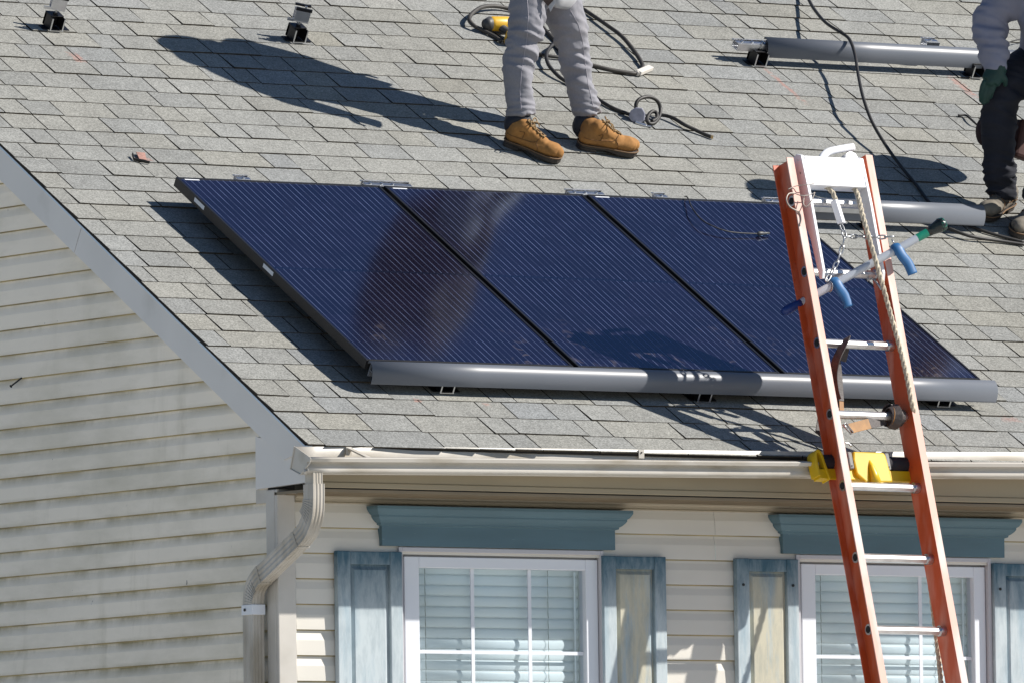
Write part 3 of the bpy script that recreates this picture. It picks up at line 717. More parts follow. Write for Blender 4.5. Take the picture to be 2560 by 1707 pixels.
# ================================================================ LADDER
LO = V((2.3896576, -.50, .1186463)); LA = V((-.00078787, .26512587, .96421349)).normalized(); LB = V((.99975747, .02142969, -.00507552)); LB = (LB - LA * LA.dot(LB)).normalized(); LC = LB.cross(LA)
LM4 = Matrix(((LB.x, LA.x, LC.x, LO.x), (LB.y, LA.y, LC.y, LO.y), (LB.z, LA.z, LC.z, LO.z), (0, 0, 0, 1)))
def LP(x, y, z=0.0): return hitp(x, y, LC, LC.dot(LO) + z)
TB = -4.2; TT = 1.39; LW = .3723
base = LM4 @ V((LW / 2, TB, 0))
ladder = thing('ladder', 'orange fibreglass ladder with aluminium rungs leaning on the gutter', 'ladder', M4=Matrix.Translation(base))
MW = LM4
def lbuild(name, bm, m, parent=ladder, **k):
    for v in bm.verts: v.co = MW @ v.co
    return build(name, bm, m, parent, **k)
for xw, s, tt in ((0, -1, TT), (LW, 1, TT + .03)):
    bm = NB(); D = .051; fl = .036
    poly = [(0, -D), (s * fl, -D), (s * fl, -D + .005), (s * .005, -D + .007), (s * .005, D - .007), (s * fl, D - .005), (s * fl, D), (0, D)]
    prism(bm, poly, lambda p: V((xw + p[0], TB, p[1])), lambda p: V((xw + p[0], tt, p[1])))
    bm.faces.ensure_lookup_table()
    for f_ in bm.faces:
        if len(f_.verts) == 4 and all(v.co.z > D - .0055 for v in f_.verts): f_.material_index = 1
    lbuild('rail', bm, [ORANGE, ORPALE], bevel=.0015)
RSEC = [(cos(a), sin(a)) for a in [radians(x) for x in (20, 70, 110, 160, 200, 250, 290, 340)]]
for k in range(-4, 14):
    t = -(k - 3) * .3048
    if t < TB + .1 or t > TT - .05: continue
    bm = NB(); tube(bm, [V((-.006, t, 0)), V((LW + .006, t, 0))], .0175, sec=RSEC, hint=V((0, 1, 0))); rg = lbuild('rung', bm, RUNG)
    for x0, x1 in ((.0, .020), (LW - .026, LW - .001), (-.010, -.005), (LW + .005, LW + .010)):
        bm = NB(); cyl(bm, (x0, t, 0), (x1, t, 0), .0225, 18); lbuild('rung_collar', bm, ALU, rg)
    bm = NB(); cyl(bm, (-.0105, t, 0), (-.0112, t, 0), .015, 16); lbuild('rung_hole', bm, DARK, rg)
for x0 in (0, LW):
    bm = NB(); box(bm, x0 - .05, x0 + .05, TB - .03, TB + .06, -.07, .07); lbuild('foot', bm, RUBBER, bevel=.01)
# white top bracket
for x0 in (.034, .338):
    bm = NB(); prism(bm, [(-.035, 1.395), (.030, 1.415), (.058, 1.400), (.066, 1.20), (.066, .90), (.052, .868), (.035, .872), (.022, 1.05), (-.02, 1.22)], lambda p: V((x0, p[1], p[0])), lambda p: V((x0 + .014, p[1], p[0])))
    lbuild('side_plate', bm, WHITEP, bevel=.002)
bm = NB(); box(bm, .0485, .3375, 1.272, 1.398, .052, .060); box(bm, .0485, .3375, 1.385, 1.398, .0, .052); box(bm, .0485, .3375, 1.272, 1.280, .0, .052); hp = lbuild('header_plate', bm, WHITEP, bevel=.002)
bm = NB()
P_ = smoothpath([LP(2050, 414, .0), LP(2056, 394, .0), LP(2070, 381, .0), LP(2092, 375, .0), LP(2115, 371, .0), LP(2134, 368, .0)], 5)
tube(bm, P_, [(.016, .010)] * len(P_), 12, hint=LA); build('hook', bm, WHITEP, ladder, smooth=True)
bm = NB(); cyl(bm, LM4 @ V((.30, 1.40, .01)), LM4 @ V((.30, 1.40, .05)), .03, 18)
for y in (1.385, 1.33):
    cyl(bm, LM4 @ V((.0335, y, .036)), LM4 @ V((.032, y, .036)), .004, 8)
build('pulley', bm, ALU, ladder)

# rope
def twist_rope(name, pts, r, label, cat, parent=None):
    P = smoothpath(pts, 10); bm = NB(); fr = frames(P, V((1, 0, 0))); L_ = 0; acc = [0]
    for i in range(1, len(P)): L_ += (P[i] - P[i - 1]).length; acc.append(L_)
    # resample
    step = .006; Q = []; i = 0; s = 0
    while s < L_:
        while i < len(acc) - 2 and acc[i + 1] < s: i += 1
        f = (s - acc[i]) / max(1e-6, acc[i + 1] - acc[i]); Q.append(P[i].lerp(P[i + 1], f)); s += step
    fr = frames(Q, V((1, 0, 0)))
    for k in range(3):
        pts_ = [q + (a * cos(j * .42 + k * 2 * pi / 3) + b_ * sin(j * .42 + k * 2 * pi / 3)) * r * .5 for j, (q, (t_, a, b_)) in enumerate(zip(Q, fr))]
        tube(bm, pts_, r * .55, 6)
    o_ = build(name, bm, ROPEM, parent, smooth=True)
    if label: tag(o_, label, cat)
    return o_
twist_rope('rope', [LM4 @ V((.268, 1.30, .02)), LP(2141, 480, .045), LP(2157, 540, .09), LP(2174, 600, .11), LP(2190, 655, .115), LP(2207, 715, .115), LP(2219, 760, .10), LP(2236, 820, .085), LP(2250, 870, .075), LP(2262, 920, .068), LP(2271, 960, .066), LP(2278, 1000, .064), LP(2286, 1040, .03), LP(2288, 1090, -.07), LP(2296, 1200, -.10), LP(2308, 1300, -.10), LP(2322, 1430, -.09), LP(2330, 1500, -.08), LP(2341, 1590, -.08), LP(2352, 1700, -.08), LP(2361, 1800, -.08), LP(2440, 2400, -.08)], .0105, 'long beige twisted rope hanging down the right rail of the ladder', 'rope')
twist_rope('rope', [LM4 @ V((.135, 1.30, .02)), LP(2078, 478, .04), LP(2086, 492, .05), LP(2090, 506, .05)], .010, 'short beige rope end dangling from the ladder bracket to the white block', 'rope')
# white block
bt = LP(2086, 502, .05); bb_ = LP(2104, 560, .05); bm = NB()
tube(bm, [bt, bb_], [(.017, .013)] * 2, sec=[(1, 1), (-1, 1), (-1, -1), (1, -1)], hint=V((.8, .5, 0)))
tag(build('weight_block', bm, WHITEP, bevel=.003), 'small white metal block hanging on the short rope above the chain', 'block')
# chains
def chain(pts, n, label, r=.0035, lr=.013, lw=.0075):
    P = smoothpath(pts, 12); acc = [0]
    for i in range(1, len(P)): acc.append(acc[-1] + (P[i] - P[i - 1]).length)
    t = thing('chain', label, 'chain', loc=P[0])
    for k in range(n):
        s = acc[-1] * (k + .5) / n; i = max(j for j in range(len(acc)) if acc[j] <= s); i = min(i, len(P) - 2)
        f = (s - acc[i]) / max(1e-6, acc[i + 1] - acc[i]); c = P[i].lerp(P[i + 1], f); d_ = (P[i + 1] - P[i]).normalized()
        sd = d_.cross(CD if k % 2 else CR).normalized() if k % 2 else d_.cross(CU if abs(d_.dot(CU)) < .8 else CR).normalized()
        hl = acc[-1] / n * .5 + r * 1.2; ring = []
        for a in range(12):
            an = 2 * pi * a / 12; ring.append(c + d_ * (hl * cos(an) * (1 if abs(cos(an)) > .7 else 1.1)) + sd * (lw * sin(an)))
        bm = NB(); ring2 = ring + [ring[0], ring[1]]; tube(bm, ring2, r, 6, hint=d_.cross(sd), ends=False); build('chain_link', bm, GALV, t, smooth=True)
chain([LP(2102, 562, .05), LP(2108, 578, .06), LP(2113, 594, .07)], 2, 'galvanised chain, shortest length directly below the white block')
chain([LP(2113, 592, .07), LP(2145, 592, .07), LP(2190, 594, .10), LP(2232, 592, .13)], 7, 'galvanised chain running sideways towards the upper blue pad')
chain([LP(2111, 595, .07), LP(2105, 620, .06), LP(2093, 655, .05), LP(2075, 688, .04), LP(2066, 702, .04)], 6, 'galvanised chain hanging down left towards the lower blue pad')
# spreader pole
Z0, Z1 = -.085, .12
def BZ(x): return Z0 + (Z1 - Z0) * min(1, max(0, (x - 2020) / (2210 - 2020)))
def bp(x):  # along the pole axis
    y = 768 + (x - 1975) * (566 - 768) / (2340 - 1975) + 4
    return LP(x, y, Z0 + (Z1 - Z0) * (x - 1960) / (2230 - 1960))
pole = thing('support_pole', 'grey pole with blue pads and taped ends hung across the ladder by chains', 'pole', loc=bp(2150))
bm = NB(); tube(bm, [bp(1975), bp(2330)], .0165, 16); build('tube', bm, GREYP, pole, smooth='angle')
bm = NB(); P_ = [bp(x) for x in (1955, 1962, 1972, 1984, 1996, 2004)]; tube(bm, P_, [.011, .019, .021, .019, .020, .0155], 14); build('blue_tape_end', bm, BLUED, pole, smooth=True)
bm = NB(); tube(bm, [bp(2292), bp(2322)], [.0165, .018], 16); build('green_tape_band', bm, GREENT, pole, smooth='angle')
bm = NB(); P_ = [bp(x) for x in (2318, 2330, 2342, 2352, 2360)]; tube(bm, P_, [.0182, .021, .026, .030, .026], 12); build('black_taped_end', bm, M('wet_black_tape', (.012, .018, .016), .25, bump=.004, bs=40), pole, smooth=True)
bm = NB(); tube(bm, [bp(2350), bp(2361)], [.0312, .026], 9); build('green_tape_scrap', bm, M('torn_green_tape', (.01, .12, .08), .3, tint=(.01, .01, .01), tfac=1, ts=30, tlo=.45, thi=.5), pole, smooth=True)
for (x, ex, ey) in ((2086, 2122, 768), (2240, 2282, 686)):
    c = bp(x); zc = LC.dot(c - LO); q = [c + LA * .018 - LC * .0, c + LC * .012 + LA * .004, LP(x + (ex - x) * .35, (c_y := 0) or (ey - 70 + 24), zc + .015), LP(x + (ex - x) * .72, ey - 26, zc + .012), LP(ex, ey, zc + .010)]
    P_ = smoothpath(q, 5); bm = NB(); tube(bm, P_, [(.023, .012)] * len(P_), 14, hint=CR); build('blue_pad', bm, BLUEP, pole, smooth=True)
    ax = (bp(x + 10) - bp(x)).normalized(); bm = NB(); tube(bm, [c - ax * .017, c + ax * .017], [.0195] * 2, 16); build('pad_sleeve', bm, BLUEP, pole, smooth='angle')
    ang = c - ax * .024 if x < 2150 else c + ax * .0; R_ = [ang + (LA * cos(a) + LC * sin(a)) * .021 for a in [2 * pi * k / 14 for k in range(16)]]
    bm = NB(); tube(bm, R_, .0035, 6, ends=False, hint=ax); tube(bm, [ang + LA * .020, ang + LA * .045 - LB * .012], .0035, 6); build('shackle', bm, GALV, pole, smooth=True)
# wire tie on left rail
bm = NB()
tube(bm, smoothpath([LP(1988, 484, .055), LP(1972, 485, .06), LP(1966, 500, .065), LP(1975, 518, .06), LP(1998, 532, .055), LP(2003, 550, .054), LP(1999, 566, .054)], 6), .003, 6)
tube(bm, smoothpath([LP(1986, 484, .055), LP(2005, 490, .075), LP(2024, 488, .08), LP(2037, 482, .085)], 6), .0022, 6)
tube(bm, smoothpath([LP(2037, 482, .085), LP(2030, 500, .085), LP(2018, 516, .08), LP(2009, 512, .075), LP(2010, 492, .07)], 6), .0022, 6)
tube(bm, smoothpath([LP(1970, 474, .055), LP(1990, 466, .06), LP(2015, 463, .08), LP(2036, 459, .085)], 6), .0018, 6)
tag(build('wire_tie', bm, M('pale_wire', (.35, .31, .27), .5, .3), smooth=True), 'twisted pale wire tied round the left rail near the ladder top', 'wire')
bm = NB(); tube(bm, smoothpath([LP(2168, 703, .0), LP(2180, 697, .02), LP(2192, 708, .04), LP(2203, 725, .045)], 6), .0045, 8)
tag(build('latch_hook', bm, GALV, smooth=True), 'small steel hook on the right rail just below the white bracket', 'hook')
# leather straps
def band(name, pts, wd, side, m, parent, th=.004):
    P = smoothpath(pts, 6); bm = NB(); fr = frames(P, side)
    tube(bm, P, [(wd / 2, th / 2)] * len(P), sec=[(1, 1), (-1, 1), (-1, -1), (1, -1)], hint=side)
    return build(name, bm, m, parent, bevel=.0008)
t0 = thing('leather_strap', 'long dark leather strap looped over the rung and hanging behind the left rail', 'strap', loc=LP(2110, 850, 0))
band('loop', [LP(2104, 902, -.055), LP(2112, 868, -.032), LP(2113, 852, -.018), LP(2114, 846, .002), LP(2112, 852, .024), LP(2103, 872, .028), LP(2090, 900, .02), LP(2084, 935, -.01), LP(2088, 975, -.02), LP(2095, 1000, -.02)], .046, LB, LEATH, t0)
band('tail', [LP(2094, 896, -.055), LP(2098, 930, -.06), LP(2101, 970, -.06), LP(2103, 1002, -.06)], .026, LB, LEATH, t0)
band('strap_tip', [LP(2103, 1002, -.0615), LP(2104, 1027, -.0615)], .022, LB, TANL, t0)
band('hanging_end', [LP(2078, 930, -.075), LP(2066, 980, -.08), LP(2058, 1030, -.08), LP(2052, 1060, -.08), LP(2048, 1086, -.08)], .040, LB, LEATH, t0)
t0 = thing('leather_strap', 'dark leather strap wound round the lower rung with an orange buckled end', 'strap', loc=LP(2235, 1035, 0))
bm = NB()
cx = LM4.inverted() @ LP(2232, 1033, 0); RT = round(cx.y / .3048) * .3048
P_ = []
for k in range(46):
    an = k * .42; rr = .024 + .0006 * k; P_.append(LM4 @ V((cx.x + .018 * sin(k * .13) + .006, RT + rr * cos(an), rr * sin(an))))
tube(bm, P_, [(.021, .002)] * len(P_), sec=[(1, 1), (-1, 1), (-1, -1), (1, -1)], hint=LB); build('wound_strap', bm, LEATH, t0)
bm = NB(); tube(bm, [LM4 @ V((cx.x - .016, RT, 0)), LM4 @ V((cx.x - .008, RT, 0)), LM4 @ V((cx.x + .02, RT, 0)), LM4 @ V((cx.x + .042, RT, 0))], [.028, .038, .040, .028], 18); build('wound_core', bm, LEATH, t0, smooth=True)
bm = NB(); P_ = [LM4 @ V((cx.x - .014 + .012 * cos(a + .8), RT + .041 * cos(a), .041 * sin(a))) for a in [2 * pi * k / 24 for k in range(26)]]; tube(bm, P_, .0022, 5, ends=False); build('orange_edge', bm, TANL, t0)
band('strap_free_end', [LP(2213, 1048, -.01), LP(2195, 1054, .0), LP(2172, 1058, .01)], .040, LA, LEATH, t0)
band('strap_tip', [LP(2174, 1058, .012), LP(2150, 1064, .016), LP(2124, 1071, .02)], .042, LA, TANL, t0)
bm = NB(); tube(bm, [LP(x, y, .025) for x, y in ((2114, 1056), (2133, 1080), (2128, 1084), (2108, 1062), (2114, 1056), (2133, 1080))], .0035, 6); tube(bm, [LP(2118, 1072, .025), LP(2108, 1060, .025)], .005, 6); build('buckle', bm, GALV, t0, smooth=True)
bm = NB(); tube(bm, smoothpath([LP(2112, 1106, -.02), LP(2122, 1108, -.02), LP(2129, 1114, -.02), LP(2124, 1112, -.01)], 5), .003, 6); tag(build('snap_hook', bm, GALV, smooth=True), 'tiny steel snap hook behind the left rail just above the yellow bumper', 'hook')

# ladder bumper (yellow / black), sits on the gutter
bump = thing('ladder_bumper', 'yellow and black ladder bumper clamped to the ladder and resting on the gutter', 'ladder bumper', loc=LP(2165, 1170, -.06))
def lx(x, y, z=0): return LM4.inverted() @ LP(x, y, z)
a = lx(2036, 1180, -.075); b_ = lx(2290, 1190, -.075)
yT = a.y + .012
x0b, x1b = a.x + .02, b_.x + .0
bm = NB(); box(bm, x0b, x1b, yT - .052, yT - .006, -.058, -.036); 
lbuild('yellow_backplate', bm, YEL, bump, bevel=.004)
bm = NB(); tube(bm, [V((x0b + .006, yT + .026, -.052)), V((x1b - .002, yT + .026, -.052))], [(.032, .026)] * 2, sec=[(cos(t_), sin(t_)) for t_ in [radians(q) for q in (0, 30, 55, 80, 100, 125, 150, 180, 215, 250, 290, 325)]], hint=V((0, 1, 0)))
lbuild('foam_bar', bm, FOAM, bump, smooth='angle')
bm = NB(); ax0 = a.x - .004
P_ = smoothpath([V((ax0 - .006, yT - .040, -.056)), V((ax0 - .010, yT + .01, -.056)), V((ax0 - .008, yT + .050, -.056)), V((ax0 + .006, yT + .066, -.056)), V((ax0 + .020, yT + .050, -.056)), V((ax0 + .030, yT + .0, -.056)), V((ax0 + .046, yT - .055, -.056))], 6)
tube(bm, P_, [(.028, .0055)] * len(P_), sec=[(1, 1), (-1, 1), (-1, -1), (1, -1)], hint=V((0, 0, 1))); box(bm, ax0 - .004, ax0 + .040, yT - .050, yT - .010, -.080, -.034)
lbuild('end_arch', bm, YEL, bump, bevel=.002)
c0 = lx(2131, 1150, -.03); c1 = lx(2221, 1150, -.03)
bm = NB(); zf = -.022
pol = [(c0.x + .008, yT + .066), (c1.x - .022, yT + .066), (c1.x - .014, yT + .052), (c1.x - .006, yT - .01), (c1.x - .002, yT - .062), (c0.x + .045, yT - .066), (c0.x + .004, yT - .03), (c0.x - .0, yT + .03)]
prism(bm, pol, lambda p: V((p[0], p[1], -.095)), lambda p: V((p[0], p[1], zf))); lbuild('yellow_housing', bm, YEL, bump, bevel=.007)
mxx = (c0.x + c1.x) / 2 - .01
bm = NB(); tube(bm, [V((mxx, yT + .030, zf - .004)), V((mxx + .002, yT + .005, zf + .002)), V((mxx + .004, yT - .03, zf + .006)), V((mxx + .006, yT - .070, zf + .008))], [(.006, .004), (.013, .010), (.018, .016), (.024, .020)], 14, hint=V((1, 0, 0))); lbuild('ridge', bm, YEL, bump, smooth=True)
bm = NB(); prism(bm, [(mxx - .045, yT - .060), (mxx + .055, yT - .060), (mxx + .038, yT - .084), (mxx + .015, yT - .078), (mxx - .012, yT - .086), (mxx - .032, yT - .078)], lambda p: V((p[0], p[1], -.06)), lambda p: V((p[0], p[1], -.024))); lbuild('lower_tab', bm, YEL, bump, bevel=.003)
for xx in (c0.x - .022, c1.x - .018):
    bm = NB(); box(bm, xx, xx + .022, yT - .008, yT + .064, -.09, -.024); cl = lbuild('grey_clamp', bm, M('grey_plastic', (.22, .22, .21), .6, bump=.001, bs=400), bump, bevel=.005)
    bm = NB(); cyl(bm, (xx + .011, yT + .004, -.024), (xx + .011, yT + .004, -.022), .0035, 8); lbuild('screw', bm, NAILM, bump)

# ================================================================ CORDS
def cord(name, pts, r, m, label, cat, sub=8, **k):
    """pts: (x, y, h) photo point on a plane h above the roof"""
    bm = NB(); tube(bm, smoothpath([RP(x, y, h + r + .006) for x, y, h in pts], sub), r, 8, hint=NR); o_ = build(name, bm, m, smooth=True); tag(o_, label, cat, **k); return o_
cord('power_cable', [(1990, -110, .01), (2008, -40, .02), (2022, 0, .04), (2040, 30, .07), (2065, 58, .10), (2095, 78, .12), (2118, 93, .125), (2129, 110, .128), (2138, 140, .12), (2146, 190, .11), (2158, 245, .10), (2180, 305, .07), (2215, 365, .04), (2255, 420, .015), (2290, 462, .0), (2312, 492, .0), (2330, 515, .0), (2345, 535, .0), (2400, 556, .0), (2470, 582, .0), (2560, 606, .0)], .0075, RUBBER, 'long black cable running over the upper skirt and down to the short skirt', 'cable')
hose = thing('air_hose', 'loose brown-black hose looped behind the standing worker, taped white at its bend', 'hose', loc=RP(1400, 130))
def hpart(name, pts, r=.0095, m=HOSE, parent=hose):
    bm = NB(); tube(bm, smoothpath([RP(x, y, h + r + .005) for x, y, h in pts], 8), r, 8, hint=NR); return build(name, bm, m, parent, smooth=True)
hpart('hose_run', [(1252, 104, .0), (1236, 92, .0), (1206, 76, .004), (1185, 65, .01), (1173, 50, .018), (1181, 34, .022), (1202, 20, .02), (1230, 16, .014), (1268, 22, .005), (1330, 46, .0), (1370, 84, .0), (1392, 110, .0), (1410, 140, .0), (1440, 155, .0), (1480, 164, .0), (1520, 174, .0), (1560, 181, .0), (1590, 184, .0), (1606, 172, .0), (1603, 156, .004), (1585, 128, .008), (1555, 92, .012), (1515, 62, .01), (1480, 38, .004), (1440, 10, .0), (1400, -30, .0)])
bm = NB(); a = RP(1596, 183, .02); b_ = RP(1627, 170, .02); tube(bm, [a, b_], [(.014, .009)] * 2, sec=[(1, 1), (-1, 1), (-1, -1), (1, -1)], hint=UP); a = RP(1592, 185, .016); b_ = RP(1612, 174, .016); tube(bm, [a, b_], [(.012, .012)] * 2, 8, hint=UP); build('white_tape', bm, M('white_tape', (.66, .62, .56), .6), hose, bevel=.002)
h2 = thing('extension_cable', 'black cable with a grey box connector and a small coil, right of the boots', 'cable', loc=RP(1600, 290))
hpart('cable_run', [(1330, 128, .0), (1355, 138, .0), (1390, 143, .003), (1420, 146, .0)], .0085, RUBBER, h2)
hpart('cable_run', [(1400, 104, .01), (1378, 116, .02), (1366, 138, .025), (1370, 160, .02), (1385, 180, .012), (1405, 198, .004), (1440, 218, .0), (1480, 238, .0), (1500, 252, .0), (1530, 270, .0), (1560, 282, .0), (1582, 290, .0)], .0085, RUBBER, h2)
hpart('coil', [(1592, 282, .02), (1590, 262, .05), (1600, 248, .07), (1622, 243, .075), (1642, 252, .06), (1651, 272, .03), (1648, 292, .01), (1636, 308, .0), (1622, 309, .0), (1618, 296, .01), (1628, 281, .02), (1640, 282, .02), (1642, 296, .008), (1630, 304, .004)], .0085, RUBBER, h2)
hpart('cable_tail', [(1640, 288, .0), (1664, 290, .008), (1685, 297, .012), (1710, 312, .010), (1735, 324, .004), (1760, 336, .0), (1778, 343, .0)], .0085, RUBBER, h2)
bm = NB(); cyl(bm, RP(1776, 342, .014), RP(1783, 344, .014), .008, 10); build('brass_tip', bm, BRASS, h2)
c = RP(1594, 290, .03); ZR = Matrix((( 1, 0, 0), (0, UP.y, NR.y), (0, UP.z, NR.z))).to_4x4()
bm = NB(); prism(bm, [(-.040, -.006), (-.030, .022), (-.008, .036), (.020, .034), (.034, .010), (.030, -.022), (.0, -.036), (-.026, -.026)], lambda p: c + CR * p[0] + CU * p[1] + CD * .02, lambda p: c + CR * p[0] + CU * p[1] - CD * .015); build('grey_connector', bm, M('grey_shell', (.30, .30, .36), .45, var=.15, vs=40), h2, bevel=.005)
bm = NB(); cyl(bm, c + CR * -.01 + CU * -.03 - CD * .02, c + CR * .035 + CU * -.045 - CD * .02, .009, 10); cyl(bm, c + CR * .035 + CU * -.045 - CD * .02, c + CR * .06 + CU * -.048 - CD * .02, .005, 8); build('metal_plug', bm, ALU, h2, smooth='angle')
# panel lead
pc = thing('panel_cable', 'thin black cable with a plug lying loose on the rightmost solar panel', 'cable', loc=RP(1800, 560, .13))
bm = NB(); tube(bm, smoothpath([RP(x, y, h) for x, y, h in ((1712, 492, .10), (1716, 492, .135), (1722, 500, .145), (1730, 520, .15), (1752, 548, .15), (1780, 565, .145), (1815, 578, .140), (1850, 583, .136), (1894, 585, .134))], 8), .0028, 8); build('cable_run', bm, RUBBER, pc, smooth=True)
a, b_ = RP(1893, 585, .134), RP(1915, 584, .134); bm = NB(); P_ = [a.lerp(b_, t_) for t_ in (0, .15, .3, .6, .75, 1.0, 1.35)]; tube(bm, P_, [.005, .009, .010, .009, .006, .006, .005], 10); build('plug', bm, DGREY, pc, smooth=True)
cord('cable_end', [(2396, 289, .0), (2414, 289, .004), (2424, 296, .01), (2436, 307, .01), (2452, 320, .0), (2480, 340, .0)], .005, RUBBER, 'short black cable end poking out left of the crouching worker\'s knee', 'cable')
cord('cable_end', [(2575, 95, .02), (2545, 100, .02), (2520, 108, .03), (2514, 118, .03), (2522, 128, .02), (2540, 140, .0)], .003, RUBBER, 'thin looped cable above the upper skirt, inside the crouching worker\'s elbow', 'cable')
cord('dark_strap', [(2345, 560, .01), (2380, 575, .015), (2430, 592, .01), (2500, 603, .0), (2560, 612, .0)], .008, RUBBER, 'dark strap lying in shadow right of the taped pole end', 'strap')
# bits on the roof / wall
t0 = thing('chalk_tag', 'small orange-red tag with a bent dark clip lying left of the panels', 'tag', loc=RP(345, 392))
bm = NB(); P_ = [RP(x, y, .012) for x, y in ((340, 382), (362, 384), (366, 402), (348, 399))]; f_ = [bm.verts.new(p) for p in P_]; bm.faces.new(f_); o_ = build('tag', bm, REDC, t0); o_.modifiers.new('s', 'SOLIDIFY').thickness = .003
bm = NB(); tube(bm, [RP(331, 385, .018), RP(335, 399, .012), RP(374, 407, .012)], [(.006, .002)] * 3, sec=[(1, 1), (-1, 1), (-1, -1), (1, -1)], hint=NR); build('clip', bm, NAILM, t0)
a, b_ = GP(28, 964, -.035), GP(54, 944, -.012); bm = NB(); cyl(bm, b_, a, .0035, 8); cyl(bm, a, a + (a - b_).normalized() * .004, .006, 8); tag(build('nail', bm, NAILM), 'dark bent nail sticking out of the gable siding at the left', 'nail')

# drill
dr = thing('cordless_drill', 'yellow and grey cordless drill lying on the roof behind the standing worker\'s leg', 'drill', loc=RP(1245, 70))
a = RP(1222, 60, .045); bdir = (RP(1300, 62, .045) - a).normalized(); upd = (NR - bdir * NR.dot(bdir)).normalized(); sd = bdir.cross(upd)
def dp(x, y, z): return a + bdir * x + sd * y + upd * z
bm = NB(); tube(bm, [dp(-.005, 0, 0), dp(.02, 0, 0), dp(.10, 0, 0), dp(.13, 0, 0)], [.024, .033, .034, .028], 16); build('motor_housing', bm, DYEL, dr, smooth=True)
bm = NB(); tube(bm, [dp(-.025, 0, -.002), dp(.004, 0, -.002)], [.020, .0345], 16); build('rear_cap', bm, DGREY, dr, smooth=True)
bm = NB(); tube(bm, [dp(.13, 0, 0), dp(.17, 0, 0), dp(.19, 0, 0)], [.026, .022, .012], 14); build('chuck', bm, DGREY, dr, smooth='angle')
s_ = -1 if sd.dot(CU) > 0 else 1
bm = NB(); limb(bm, [dp(.05, .01 * s_, -.005), dp(.07, .06 * s_, -.01), dp(.075, .10 * s_, -.012)], [(.022, .018), (.018, .016), (.018, .016)], hint=bdir); organic('grip', bm, DGREY, dr, .006)
bm = NB(); Mb = Matrix.Translation(dp(.075, .125 * s_, -.012)) @ Matrix(((bdir.x, sd.x, upd.x), (bdir.y, sd.y, upd.y), (bdir.z, sd.z, upd.z))).to_4x4(); box(bm, -.055, .055, -.022, .022, -.03, .03, Mb); build('battery', bm, DYEL, dr, bevel=.008)
bm = NB(); box(bm, -.057, .057, -.005, .024, -.031, .031, Mb); build('battery_base', bm, DGREY, dr, bevel=.008)

